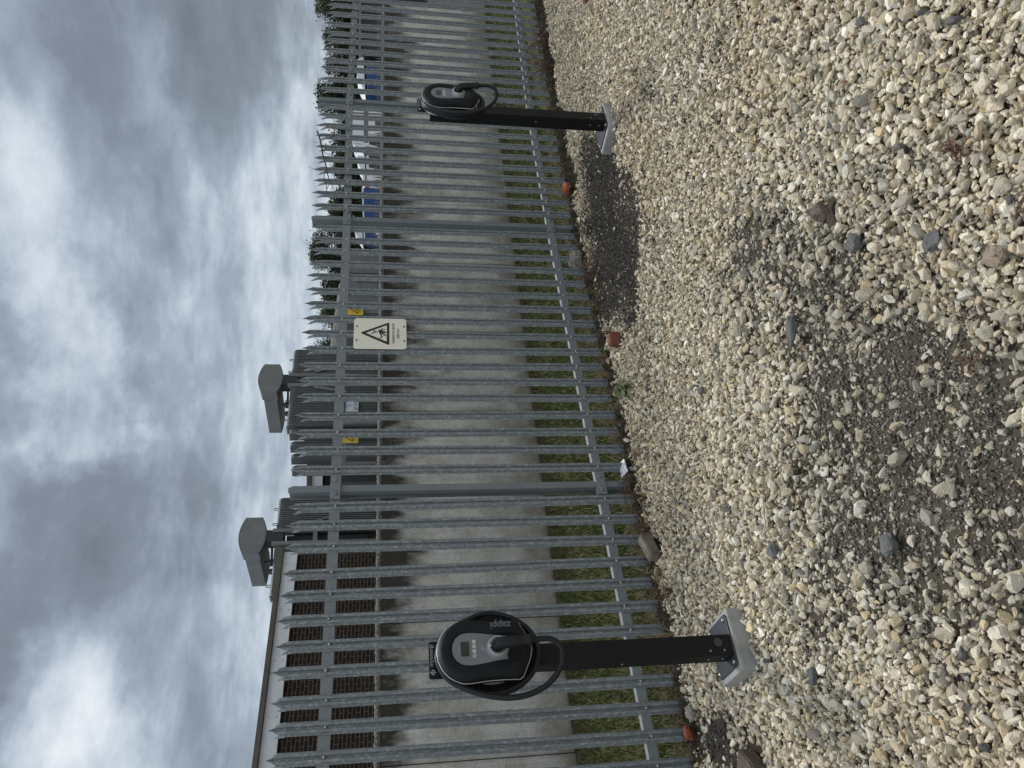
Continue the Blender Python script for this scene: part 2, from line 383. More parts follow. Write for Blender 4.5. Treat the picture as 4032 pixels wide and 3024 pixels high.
PAL = np.array([(.56, .515, .425), (.63, .59, .515), (.50, .44, .335), (.74, .715, .66), (.43, .405, .355), (.46, .45, .425), (.54, .455, .315), (.35, .33, .295), (.27, .26, .24), (.58, .53, .44)])
PW = np.array([.21, .17, .12, .13, .11, .07, .05, .05, .025, .055]); PW /= PW.sum()
def stone_layer(step, z0, zs, smean, keep, layer):
    ax_, ay_ = np.arange(-2.4, 9.4, step), np.arange(-4.35, .1, step)
    x, y = [a.ravel() for a in np.meshgrid(ax_, ay_)]
    x = x + rng.uniform(-.55, .55, x.size) * step; y = y + rng.uniform(-.55, .55, y.size) * step
    s = soil(x, y); fy = fence_y(x)
    p = keep * (1 - s) ** 1.6 + (.55 if layer == 0 else .40 if layer == 1 else .24) * (s > .2) * (.25 + .75 * (vnoise(x * 6, y * 6, 41) > -.15)) * (y < -1.3)
    strip = poly_dist(x, y, STRIP) < 0.05
    p = np.where(strip, p * .75 + .07, p)
    ok = in_view(x, y, .55) & (y < fy + .05) & (rng.random(x.size) < p)
    x, y, s = x[ok], y[ok], s[ok]
    d = np.hypot(x - CAM.x, y - CAM.y)
    size = smean * np.exp(rng.normal(0, .36, x.size)) * np.clip(.98 - .012 * (d - 2), .8, 1.1)
    size = np.clip(size, .012, .058); size = np.where(strip[ok], size * .62, size)
    size *= np.where((s > .4) & (y < -1.3), rng.uniform(.6, 1.35, x.size), 1)
    ok = clear_of(x, y, size * .12); x, y, s, size = x[ok], y[ok], s[ok], size[ok]
    z = z0 + zs * rng.random(x.size) + size * .12 + .008 * vnoise(x * 5, y * 5, 6) + .010 * vnoise(x * 2.2, y * 2.2, 21) - .022 * s + .02 * np.clip((x - 3) / 3, 0, 1) * (y > -.6)
    c = PAL[rng.choice(len(PAL), x.size, p=PW)] * rng.uniform(.72, 1.12, x.size)[:, None] * np.array([1.17, 1.11, .985])
    patch = np.clip(vnoise(x * 1.3, y * 1.3, 31), -1, 1)[:, None]; c = c * (1 + .07 * patch * np.array([.6, 1.0, 1.5]))
    dusty = np.clip(s * 1.25, 0, 1)[:, None] * np.where((y < -1.3)[:, None], .42, .15)
    c = c * (1 - dusty) + np.array([.17, .155, .125]) * dusty
    c = np.where((rng.random(x.size) < .012)[:, None], np.array([.13, .125, .12]), c)
    c = np.where((rng.random(x.size) < .0015)[:, None], np.array([.24, .125, .075]), c)
    return np.column_stack([x, y, z]), size, c
STONE = material('limestone', [(.18, (.60, .58, .55)), (.42, (.92, .92, .92)), (.66, (1.06, 1.05, 1.03)), (.95, (1.28, 1.27, 1.25))], .92, 0, 60, 8, .6, 170, attr='tint', spec=.25)
A = stone_layer(.0165, -.090, .014, .024, 1.0, 0)
B = stone_layer(.0225, -.076, .024, .0285, .84, 1)
Cc = stone_layer(.058, -.056, .018, .037, .50, 2)
gravel = scatter('gravel', *[np.concatenate(t) for t in zip(A, B, Cc)], STONE, .75)
tag(gravel, 'loose pale crushed limestone covering the parking ground', 'gravel', kind='stuff')
# fine grit on the bare earth
n = 420000
x = rng.uniform(-1.2, 8.8, n); y = rng.uniform(-3.9, .05, n); s = soil(x, y)
ok = in_view(x, y, .3) & (rng.random(n) < s ** 1.5 * .9) & (y < fence_y(x) + .03) & clear_of(x, y, .01); x, y = x[ok], y[ok]
sz = np.exp(rng.normal(math.log(.0092), .5, x.size)).clip(.004, .026)
g = np.array([(.085, .075, .06), (.13, .12, .10), (.06, .053, .043), (.20, .185, .155), (.05, .045, .038), (.32, .29, .24)])[rng.choice(6, x.size, p=[.22, .25, .12, .22, .07, .12])] * rng.uniform(.7, 1.2, x.size)[:, None]
near = y > -1.3
g = np.where(near[:, None], g, g * 1.45)
g = np.where(near[:, None], g * .72, g)
grit = scatter('grit', np.column_stack([x, y, ground_z(x, y) + sz * .12 + .002]), sz, g, STONE, .8)
tag(grit, 'dark earth crumbs and fine grit on the bare patches', 'grit', kind='stuff')

# ------------------------------------------------------------------ grass on the verge behind the fence
def blades(name, x, y, z, h, wd, lean, col, mat):
    n = len(x); a = rng.uniform(0, 2 * np.pi, n); b = rng.uniform(0, 2 * np.pi, n)
    wx, wy = np.cos(a) * wd, np.sin(a) * wd; lx, ly = np.cos(b) * lean * h, np.sin(b) * lean * h
    V = np.empty((n, 5, 3))
    V[:, 0] = np.column_stack([x - wx, y - wy, z - .004]); V[:, 1] = np.column_stack([x + wx, y + wy, z - .004])
    V[:, 2] = np.column_stack([x - wx * .8 + lx * .4, y - wy * .8 + ly * .4, z + h * .6]); V[:, 3] = np.column_stack([x + wx * .8 + lx * .4, y + wy * .8 + ly * .4, z + h * .6])
    V[:, 4] = np.column_stack([x + lx, y + ly, z + h])
    k = np.arange(n)[:, None] * 5
    lp = np.concatenate([k + np.array([0, 1, 3, 2]), k + np.array([2, 3, 4])], axis=1).ravel()
    C_ = np.repeat(col, 5, axis=0); sh = np.tile(np.array([.75, .75, 1, 1, 1.15]), n)[:, None]
    return big_mesh(name, V.reshape(-1, 3), lp, np.tile([4, 3], n), mat, np.repeat(col, 5, axis=0))
GRASS = material('grass_blades', [(.2, (.8, .8, .8)), (.8, (1.15, 1.15, 1.15))], .7, 0, 9, attr='tint', spec=.3)
n = 150000
x = rng.uniform(-1.5, 13.5, n); y = rng.uniform(.12, 2.28, n)
thin = .5 + .5 * vnoise(x * 2.3, y * 2.3, 12); edge = np.clip((y - .12) / .30, .15, 1) * np.clip((2.30 - y) / .10, 0, 1)
ok = rng.random(n) < (.35 + .65 * thin) * edge; x, y, thin = x[ok], y[ok], thin[ok]
G = np.array([1.12, 1.05, 1.1]) * np.array([(.075, .100, .026), (.105, .130, .036), (.055, .082, .022), (.14, .145, .052), (.21, .17, .085), (.11, .09, .045)])
pick = np.array([rng.choice(6, p=[.32, .25, .2, .11, .07, .05]) for _ in range(2)]);
pr = rng.random(x.size) + (.5 - thin) * .35
ci = np.digitize(pr, [.30, .55, .74, .86, .95]); col = G[ci] * rng.uniform(.75, 1.25, x.size)[:, None]
grass = blades('grass', x, y, ground_z(x, y), rng.uniform(.025, .075, x.size), rng.uniform(.0022, .0042, x.size), rng.uniform(.2, 1.3, x.size), col, GRASS)
tag(grass, 'short green grass on the verge between fence and concrete wall', 'grass', kind='stuff')
n = 22000
x = rng.uniform(-1.2, 9.0, n); y = fence_y(x) + rng.normal(.03, .11, n); ok = (y < fence_y(x) + .42) & (y > fence_y(x) - .28); x, y = x[ok], y[ok]
x2 = rng.uniform(-1, 13, 9000); y2 = rng.uniform(2.2, 2.46, 9000); x, y = np.concatenate([x, x2]), np.concatenate([y, y2])
col = np.array([(.10, .074, .038), (.07, .05, .027), (.17, .13, .072), (.045, .035, .02)])[rng.integers(0, 4, x.size)] * rng.uniform(.6, 1.1, x.size)[:, None]
h = rng.uniform(.012, .055, x.size)
dry = blades('dry_grass', x, y, ground_z(x, y), h, rng.uniform(.0015, .003, x.size), rng.uniform(.8, 3.0, x.size), col, GRASS)
tag(dry, 'dead brown grass and debris along the foot of the fence', 'dry grass', kind='stuff')

# ------------------------------------------------------------------ palisade fence in front
def pale_mesh(name, bottom=-.058, bend=0.0, lean=0.0, cut=0.0, tipk=0.0):
    bm = bmesh.new()
    prof = [(-.036, .004), (-.030, .001), (-.023, -.014), (-.012, -.014), (-.007, -.001), (.007, -.001), (.012, -.014), (.023, -.014), (.030, .001), (.036, .004)]
    zs = [bottom, bottom + .1, .156, .6, 1.1, 1.6, 1.985, 2.12, 2.195]
    rows = []
    for z in zs:
        k = max(0.0, (.156 - z)); rows.append([bm.verts.new((x + bend * k, y + abs(bend) * k * .35 + lean * z, z)) for x, y in prof])
    for a, b in zip(rows, rows[1:]):
        for i in range(len(prof) - 1): bm.faces.new((a[i], a[i + 1], b[i + 1], b[i]))
    top = rows[-1]
    # middle spear
    m1 = [bm.verts.new((x * s_, y * .9, 2.236)) for (x, y), s_ in zip(prof[2:8], [1.0, .95, 1, 1, .95, 1.0])]
    m2 = [bm.verts.new((x * .40, y * .6 - .002, 2.261)) for x, y in prof[2:8]]
    tip = bm.verts.new((.001 + tipk, -.003, 2.287 - cut))
    for i in range(5):
        bm.faces.new((top[i + 2], top[i + 3], m1[i + 1], m1[i])); bm.faces.new((m1[i], m1[i + 1], m2[i + 1], m2[i])); bm.faces.new((m2[i], m2[i + 1], tip))
    # outer leaves, splayed back
    for sgn, (a, b, c) in ((-1, (0, 1, 2)), (1, (9, 8, 7))):
        va, vb, vc = [bm.verts.new(top[j].co + Vector((sgn * .001, .001, 0))) for j in (a, b, c)]
        m = bm.verts.new((sgn * .038, .012, 2.222)); n_ = bm.verts.new((sgn * .022, .004, 2.228)); t = bm.verts.new((sgn * .033, .026, 2.256))
        bm.faces.new((va, vb, n_, m)); bm.faces.new((vb, vc, n_)); bm.faces.new((m, n_, t))
    bmesh.ops.recalc_face_normals(bm, faces=bm.faces[:])
    bmesh.ops.solidify(bm, geom=bm.faces[:], thickness=-.0025)
    me = bpy.data.meshes.new(name); bm.to_mesh(me); bm.free(); me.materials.append(GALV); return me
BOLTM = (MB().disc((0, 0, 0), .0115, .022, dome=1)).mesh('bolt'); BOLTM.materials.append(BOLT)
PALES = [pale_mesh('pale'), pale_mesh('pale', lean=.003), pale_mesh('pale', -.05, tipk=.003), pale_mesh('pale', -.066, lean=-.003, tipk=-.002)]
BENT = pale_mesh('pale', -.055, bend=.28, cut=.012, tipk=-.008)
fence = thing('palisade_fence', 'grey galvanised palisade fence of triple pointed pales along the pale gravel', 'fence')
Z3, Z4 = R(-4.139), R(-6.37)
def pale(i, x, y, z, rz):
    me = BENT if i == 38 else PALES[(i * 7) % 4]
    o = bpy.data.objects.new('pale', me); COL.objects.link(o); o.parent = fence; o.location = (x, y, z); o.location.z += random.uniform(-.008, .008); o.rotation_euler = (random.uniform(-.0012, .0012), random.choice((random.uniform(-.003, .003), random.uniform(-.008, .008))), rz + random.uniform(-.07, .07))
    for zz_ in (.156, 1.985):
        b = bpy.data.objects.new('bolt', BOLTM); COL.objects.link(b); b.parent = o; b.location = (0, -.0005, zz_)
for i in list(range(-6, 11)) + list(range(12, 29)):
    x = .155 * i - (.0473 if i > 11 else 0); pale(i, x, 0, .0052 * x, 0)
for i in range(30, 40):
    d = (i - 30) * .155; pale(i, 4.528 + d * math.cos(Z3), -.054 + d * math.sin(Z3), .034 + .0141 * d, Z3)
for i in range(40, 57):
    d = (i - 40) * .155; pale(i, 6.141 + d * math.cos(Z4), -.198 + d * math.sin(Z4), .054 - .0078 * d, Z4)
POSTS = [(-1.065, 0, -.005, 0), (1.681, 0, .009, 0), (4.412, -.027, .028, R(-2)), (6.032, -.176, .055, R(-5.3)), (8.73, -.488, .035, Z4)]
for x, y, z, rz in POSTS:
    m = MB()
    m.prism([(-.024, -.12), (.024, -.12), (.024, 2.262), (.010, 2.292), (-.024, 2.292)], lambda a, b: (a, .014, b), lambda a, b: (a, .0195, b))
    m.box(-.003, .0197, -.12, .003, .1078, 2.29).box(-.024, .108, -.12, .024, .1135, 2.29)
    p_ = m.build('post', GALV_POST, fence); p_.location = (x, y, z); p_.rotation_euler = (0, 0, rz)
    for zc in (.156, 1.985):
        q = MB().bbox(-.092, -.008, zc - .034, .092, .0005, zc + .034, .002).build('fishplate', GALV_RAIL, p_)
        for xb_ in (-.052, .052): MB().disc((xb_, -.0085, zc), .017, .010, dome=1).build('bolt_head', GALV_POST, p_)
for (xa, ya, za, ra), (xb, yb, zb, rb) in zip(POSTS, POSTS[1:]):
    Ln = math.hypot(xb - xa, yb - ya); rz = math.atan2(yb - ya, xb - xa); ry = -math.atan2(zb - za, Ln)
    for zc, h in ((1.985, .034), (.156, .030)):
        m = MB().box(.006, .0045, zc - h, Ln - .006, .0095, zc + h - .005).box(.006, .0045, zc + h - .005, Ln - .006, .054, zc + h)
        r_ = m.build('rail', GALV_RAIL, fence); r_.location = (xa, ya, za); r_.rotation_euler = (0, ry, rz)

# ------------------------------------------------------------------ the two car chargers
HALF = [(0, 0), (.004, .036), (.020, .075), (.045, .105), (.075, .125), (.105, .1365), (.125, .139), (.16, .1375), (.20, .133), (.24, .1305), (.29, .130), (.34, .1315), (.360, .132), (.372, .126), (.39, .090), (.41, .050), (.42, .020), (.424, 0)]
INNER = [(.062, 0), (.066, .027), (.08, .051), (.10, .066), (.12, .072), (.14, .0735), (.17, .072), (.20, .068), (.24, .0615), (.28, .058), (.31, .060), (.345, .062), (.362, .052), (.366, .03), (.367, 0)]
FACE = [(.064, 0), (.068, .026), (.082, .049), (.101, .064), (.12, .070), (.14, .0715), (.17, .070), (.20, .066), (.24, .0595), (.28, .054), (.308, .0515)]
def closed(half): return [(w, t) for t, w in half] + [(-w, t) for t, w in half[::-1] if w > 0]
def radial(half, c=(0, .20), n=72):
    P = closed(half); out = []
    for k in range(n):
        a = 2 * math.pi * k / n; dx, dy = math.sin(a), -math.cos(a); best = 0
        for (x0, y0), (x1, y1) in zip(P, P[1:] + P[:1]):
            ex, ey = x1 - x0, y1 - y0; det = dx * -ey + dy * ex
            if abs(det) < 1e-12: continue
            s_ = ((x0 - c[0]) * -ey + (y0 - c[1]) * ex) / det; u_ = (dx * (y0 - c[1]) - dy * (x0 - c[0])) / det
            if s_ > best and -1e-6 <= u_ <= 1 + 1e-6: best = s_
        out.append((c[0] + dx * best, c[1] + dy * best))
    return out
ZT = 1.484; ZX = -.022                       # top of the charger head and its axis
def ring(pts, sc, y, c=(0, .20)): return [(ZX + c[0] + (p[0] - c[0]) * sc, y, ZT - (c[1] + (p[1] - c[1]) * sc)) for p in pts]
def T(x, y, t): return (ZX + x, y, ZT - t)
def make_charger():
    r = thing('car_charger', '', 'car charger')
    MB().bbox(-.150, -.136, -.10, .150, .136, .073, .013).build('plinth', PLINTH, r)
    pl = MB(); c_ = .012
    pl.prism([(-.122 + c_, -.122), (.126 - c_, -.122), (.126, -.122 + c_), (.126, .118 - c_), (.126 - c_, .118), (-.122 + c_, .118), (-.122, .118 - c_), (-.122, -.122 + c_)], lambda a, b: (a, b, .0735), lambda a, b: (a, b, .082))
    bp = pl.build('base_plate', PLATE, r, .0015)
    for a, b in ((-.098, -.098), (.102, -.098), (.102, .094), (-.098, .094)): MB().disc((a, b, .0825), .011, .010, 'z', 14, 1).build('bolt', BOLT, bp)
    po = MB().bbox(-.073, -.119, .0825, .026, -.020, 1.42, .003).build('post', BLACK, r)
    m = MB()
    for z in (.125, .195): m.disc((-.050, -.1195, z), .006, .003, dome=1)
    for z in (.125, .195, .62): m.disc((-.0735, -.072, z), .006, .004, 'x', 12, 1)
    m.build('post_screws', GALV_POST, po); MB().disc((-.012, -.1195, .150), .021, .004).build('grommet', PLATE, po)
    na = MB(); c_ = .008; x0, x1, z0, z1 = -.110, .056, 1.405, 1.516
    na.prism([(x0, z0), (x1, z0), (x1, z1 - c_), (x1 - c_, z1), (x0 + c_, z1), (x0, z1 - c_)], lambda a, b: (a, -.126, b), lambda a, b: (a, -.1195, b))
    na = na.build('name_plate', BLACK, r, .001)
    text('lettering', 'myenergi', .0265, DIMWHITE, na, Matrix.Translation((-.006, -.1266, 1.5055)) @ FRONT, 1.0)
    lg = MB()
    for dx, dz, h in ((-.090, 1.499, .013), (-.082, 1.504, .013), (-.082, 1.491, .010), (-.074, 1.497, .013)):
        lg.prism([(dx - .0035, dz - h / 2), (dx + .0015, dz - h / 2), (dx + .0045, dz + h / 2), (dx - .0005, dz + h / 2)], lambda a, b: (a, -.1272, b), lambda a, b: (a, -.1262, b))
    lg.build('emblem', DIMWHITE, na)
    O, I = radial(HALF), radial(INNER)
    MB().rings([ring(O, .985, -.1265), ring(O, 1.0, -.129), ring(O, 1.0, -.135), ring(O, .97, -.139)]).build('back_rim', TRIM, r)
    MB().rings([ring(O, .93, -.1392), ring(O, .93, -.1935)]).build('body', BODYPL, r)
    MB().rings([ring(O, .97, -.1936), ring(O, 1.006, -.1942), ring(O, 1.010, -.1965), ring(O, 1.004, -.199), ring(O, .98, -.1995)]).build('trim', TRIM, r)
    MB().rings([ring(O, .993, -.1998), ring(O, .988, -.206), ring(O, .965, -.220), ring(O, .925, -.230), ring(O, .87, -.236), ring(O, .80, -.238)] + [ring(I, 1.06, -.237), ring(I, 1.01, -.2345), ring(I, 1.0, -.229), ring(I, .97, -.2285)]).build('cover', PLASTIC, r)
    rec = MB(); rp_ = [(-.046, .318), (.046, .318), (.050, .340), (.044, .357), (-.044, .357), (-.050, .340)]
    rec.prism(rp_, lambda a, b: T(a, -.2300, b), lambda a, b: T(a, -.2280, b)).build('socket_recess', BODYPL, r)
    P = closed(FACE)
    fa = MB().prism(P, lambda a, b: T(a, -.2315, b), lambda a, b: T(a, -.2287, b)).build('facia', FACIA, r, .0008)
    MB().bbox(*[min(p, q) for p, q in zip(T(-.032, -.2325, .140), T(.032, -.2317, .103))], *[max(p, q) for p, q in zip(T(-.032, -.2325, .140), T(.032, -.2317, .103))], .0003).build('display', LCD, r)
    text('facia_lettering', 'myenergi', .0085, DIMWHITE, fa, Matrix.Translation(T(0, -.2318, .0905)) @ FRONT)
    for k, x in enumerate((-.031, -.0105, .0105, .031)):
        b = MB().disc(T(x, -.2317, .162), .0085, .0008, seg=20).build('button', WHITE, r)
        mk = MB(); cxx, cy_, cz_ = T(x, -.2328, .162); s_ = .0042
        shp = [[(-s_, -s_), (s_, -s_), (s_, s_), (-s_, s_)], [(-s_, s_ * .7), (s_, s_ * .7), (0, -s_)], [(-s_, -s_ * .7), (s_, -s_ * .7), (0, s_)], [(-s_, -.001), (s_, -.001), (s_, .001), (-s_, .001)]][k]
        mk.prism(shp, lambda a, b_: (cxx + a, cy_, cz_ + b_), lambda a, b_: (cxx + a, cy_ + .0004, cz_ + b_))
        if k == 3: mk.box(cxx - .001, cy_ - .0002, cz_ - s_, cxx + .001, cy_ + .0003, cz_ + s_)
        mk.build('button_mark', FACIA, b)
    em = MB()
    for dx, dz, h in ((-.009, .196, .012), (-.002, .191, .014), (-.001, .206, .010), (.006, .199, .014)):
        em.prism([(dx - .003, dz - h / 2), (dx, dz - h / 2), (dx + .003, dz + h / 2), (dx, dz + h / 2)], lambda a, b: T(a, -.2323, .397 - b), lambda a, b: T(a, -.2317, .397 - b))
    em.build('facia_emblem', DIMWHITE, fa)
    text('side_lettering', 'zappi', .046, plain('faint_grey_print', (.17, .175, .18), .5), r, Matrix.Translation(T(.098, -.2385, .285)) @ FRONT @ Matrix.Rotation(R(90), 4, 'Z'), 1.0, .0008)
    def circ(c, rad, y, n=32): return [T(c[0] + rad * math.sin(2 * math.pi * k / n), y, c[1] - rad * math.cos(2 * math.pi * k / n)) for k in range(n)]
    MB().rings([circ((0, .266), .052, -.2316), circ((0, .266), .050, -.240), circ((0, .265), .0455, -.258), circ((0, .265), .043, -.2625), circ((0, .265), .036, -.2632), circ((0, .265), .034, -.255)]).build('socket_ring', SILVER, r)
    MB().disc(T(0, -.2632, .2285), .007, .003, dome=1).build('socket_stud', TRIM, r)
    cp = smooth_path([T(0, -.245, .263), T(0, -.270, .265), T(0, -.287, .280), T(0, -.297, .312), T(0, -.303, .36), T(0, -.308, .405)], 6)
    n_ = len(cp); rad = [.030 - .010 * (k / (n_ - 1)) + (.004 if k > n_ - 4 else 0) for k in range(n_)]
    con = MB().tube(cp, rad, 16); con.tube([T(0, -.308, .403), T(.001, -.310, .432)], [.016, .0115], 14)
    con.build('connector', BODYPL, r)
    path = [T(.001, -.309, .425), T(.002, -.310, .455), T(-.002, -.309, .495), T(-.03, -.300, .532), T(-.08, -.28, .538), T(-.13, -.262, .515), T(-.175, -.245, .465), T(-.205, -.23, .39), T(-.212, -.218, .31), T(-.200, -.208, .23), T(-.178, -.198, .165), T(-.150, -.190, .105), T(-.110, -.186, .045), T(-.055, -.184, .012), T(0, -.182, .004)]
    for k, (y, sx_, sz_) in enumerate(((-.178, .178, .226), (-.165, .170, .222), (-.152, .176, .225), (-.158, .160, .214), (-.150, .150, .206), (-.146, .143, .198))):
        for j in range(1, 13):
            a = 2 * math.pi * j / 12
            path.append(T(math.sin(a) * sx_ * (1.0 if math.cos(a) < .3 else .90), y + .012 * j / 12, .231 - math.cos(a) * sz_))
    path.append(T(.03, -.15, .40))
    MB().tube(smooth_path(path, 5), .0125, 10).build('cable', CABLE, r)
    return r
c1 = make_charger(); c1.location = (.157, -.982, -.05)
tag(c1, 'black charger on the nearer post, its lettering plainly readable', 'car charger', 'car chargers on posts along the fence')
c2 = copy_tree(c1); c2.location = (4.158, -1.22, -.068)
tag(c2, 'black charger on the farther post, beside the strip of dark earth', 'car charger')

# ------------------------------------------------------------------ concrete wall behind the verge
CONC = bpy.data.materials.new('stained_concrete'); CONC.use_nodes = True
def concrete_nodes(m):
    t = m.node_tree; n = t.nodes; l = t.links; b = n['Principled BSDF']; b.inputs['Roughness'].default_value = .92; b.inputs['Specular IOR Level'].default_value = .2
    c = n.new('ShaderNodeTexCoord'); s_ = n.new('ShaderNodeSeparateXYZ'); l.new(c.outputs['Object'], s_.inputs[0])
    def nz(scale, det, st=(1, 1, 1)):
        mp = n.new('ShaderNodeMapping'); mp.inputs['Scale'].default_value = st; l.new(c.outputs['Object'], mp.inputs[0])
        q = n.new('ShaderNodeTexNoise'); q.inputs['Scale'].default_value = scale; q.inputs['Detail'].default_value = det; q.inputs['Roughness'].default_value = .65; l.new(mp.outputs[0], q.inputs['Vector']); return q.outputs['Fac']
    def mt(op, a, b_=None, cl=False):
        q = n.new('ShaderNodeMath'); q.operation = op; q.use_clamp = cl
        for i, x in enumerate((a, b_)):
            if x is None: continue
            if isinstance(x, (int, float)): q.inputs[i].default_value = x
            else: l.new(x, q.inputs[i])
        return q.outputs[0]
    def ramp(f, els):
        q = n.new('ShaderNodeValToRGB'); l.new(f, q.inputs[0]); e_ = q.color_ramp.elements
        e_[0].position, e_[0].color = els[0][0], (*els[0][1], 1); e_[1].position, e_[1].color = els[-1][0], (*els[-1][1], 1)
        for p, cc in els[1:-1]: k = e_.new(p); k.color = (*cc, 1)
        return q.outputs[0]
    base = ramp(nz(3.2, 9), [(.28, (.42, .395, .345)), (.48, (.57, .55, .50)), (.72, (.71, .69, .64))])
    speck = ramp(nz(75, 4), [(.34, (.62, .60, .57)), (.46, (1, 1, 1)), (.7, (1.06, 1.06, 1.05))])
    def mixc(f, a, b_, mode='MIX'):
        q = n.new('ShaderNodeMix'); q.data_type = 'RGBA'; q.blend_type = mode
        if isinstance(f, (int, float)): q.inputs[0].default_value = f
        else: l.new(f, q.inputs[0])
        for i, x in ((6, a), (7, b_)):
            if isinstance(x, tuple): q.inputs[i].default_value = (*x, 1)
            else: l.new(x, q.inputs[i])
        return q.outputs[2]
    col = mixc(1, base, speck, 'MULTIPLY')
    # weathering that has run down from the top, and algae near the foot
    h = mt('SUBTRACT', 1.72, s_.outputs[2])
    lim = mt('ADD', mt('MULTIPLY', mt('SUBTRACT', nz(2.1, 6, (1, 1, .55)), .5), 1.5), mt('MULTIPLY', mt('SUBTRACT', nz(9, 5, (1, 1, .25)), .5), .55))
    st_ = n.new('ShaderNodeMapRange'); st_.interpolation_type = 'SMOOTHSTEP'; l.new(mt('SUBTRACT', h, lim), st_.inputs[0])
    st_.inputs[1].default_value = .08; st_.inputs[2].default_value = .58; st_.inputs[3].default_value = 1; st_.inputs[4].default_value = 0
    col = mixc(mt('MULTIPLY', st_.outputs[0], mt('ADD', mt('MULTIPLY', nz(26, 5, (1, 1, .5)), .6), .74), True), col, (.055, .050, .042))
    bt = n.new('ShaderNodeMapRange'); bt.interpolation_type = 'SMOOTHSTEP'; l.new(mt('ADD', s_.outputs[2], mt('MULTIPLY', mt('SUBTRACT', nz(4, 6), .5), .7)), bt.inputs[0])
    bt.inputs[1].default_value = -.1; bt.inputs[2].default_value = .45; bt.inputs[3].default_value = .8; bt.inputs[4].default_value = 0
    col = mixc(bt.outputs[0], col, (.19, .165, .105))
    jx = mt('ABSOLUTE', mt('SUBTRACT', mt('FRACT', mt('ADD', mt('DIVIDE', mt('SUBTRACT', s_.outputs[0], .48), 1.22), 20.5)), .5))
    jr = n.new('ShaderNodeMapRange'); jr.interpolation_type = 'SMOOTHSTEP'; l.new(mt('ADD', jx, mt('MULTIPLY', mt('SUBTRACT', nz(5, 6, (1, 1, .5)), .5), .10)), jr.inputs[0])
    jr.inputs[1].default_value = -.01; jr.inputs[2].default_value = .05; jr.inputs[3].default_value = .75; jr.inputs[4].default_value = 0
    col = mixc(mt('MULTIPLY', jr.outputs[0], nz(3, 5)), col, (.13, .115, .09))
    sk = ramp(nz(7, 6, (3.5, 1, .12)), [(.3, (.78, .765, .74)), (.55, (1, 1, 1)), (.8, (1.05, 1.05, 1.05))]); col = mixc(.8, col, sk, 'MULTIPLY')
    bl = ramp(nz(1.7, 7), [(.36, (.58, .565, .53)), (.52, (.96, .96, .96)), (.8, (1.06, 1.06, 1.06))]); col = mixc(.8, col, bl, 'MULTIPLY')
    l.new(col, b.inputs['Base Color'])
    bp_ = n.new('ShaderNodeBump'); bp_.inputs['Strength'].default_value = .35; bp_.inputs['Distance'].default_value = .006; l.new(nz(60, 6), bp_.inputs['Height']); l.new(bp_.outputs[0], b.inputs['Normal'])
concrete_nodes(CONC)
COPING = material('exposed_aggregate', [(.32, (.04, .037, .031)), (.52, (.13, .12, .10)), (.70, (.34, .32, .285))], .95, 0, 95, 3, 1.0, 80, kind='noise')
wall = thing('concrete_wall', 'tall weather-stained concrete panel wall behind the grass verge', 'wall', (0, 0, 0))
xj = [.48 + 1.22 * k for k in range(-4, 11)] + [13.58]
for k, (a, b) in enumerate(zip(xj, xj[1:])):
    zt_ = 1.700 + .0025 * a
    m = MB().bbox(a + .004, 2.50 + (.004 if k % 3 == 1 else 0), -.45, b - .004, 2.66, zt_, .006)
    o = m.build('wall_panel', CONC, wall)
    cxm = (a + b) / 2 + random.uniform(-.1, .1)
    if b - a > 1: 
        rg = MB(); zc = 1.02 + random.uniform(-.06, .06)
        def ci(rad, y): return [(cxm + rad * math.cos(2 * math.pi * j / 24), y, zc + rad * math.sin(2 * math.pi * j / 24)) for j in range(24)]
        rg.rings([ci(.047, 2.4995), ci(.043, 2.4965), ci(.036, 2.4965), ci(.033, 2.4992)]).build('lifting_socket', CONC, o)
MB().box(13.40, 2.67, -.45, 13.56, 7.5, 1.73).build('wall_panel', CONC, wall)
# rough coping: a strip of lumpy aggregate along the top
m = MB(); nx_ = 1500; xs_ = np.linspace(-4.4, 13.56, nx_)
rgx = []
for x in xs_:
    h = [random.uniform(-.005, .005) for _ in range(6)]; zt_ = 1.703 + .0025 * x
    rgx.append([(x, 2.497 + h[0], zt_), (x, 2.493 + h[1], zt_ + .022), (x, 2.505 + h[2], zt_ + .042 + h[5]), (x, 2.58, zt_ + .05 + h[3]), (x, 2.655 + h[4], zt_ + .04), (x, 2.66, zt_)])
m.rings(rgx, smooth=False).build('coping', COPING, wall)

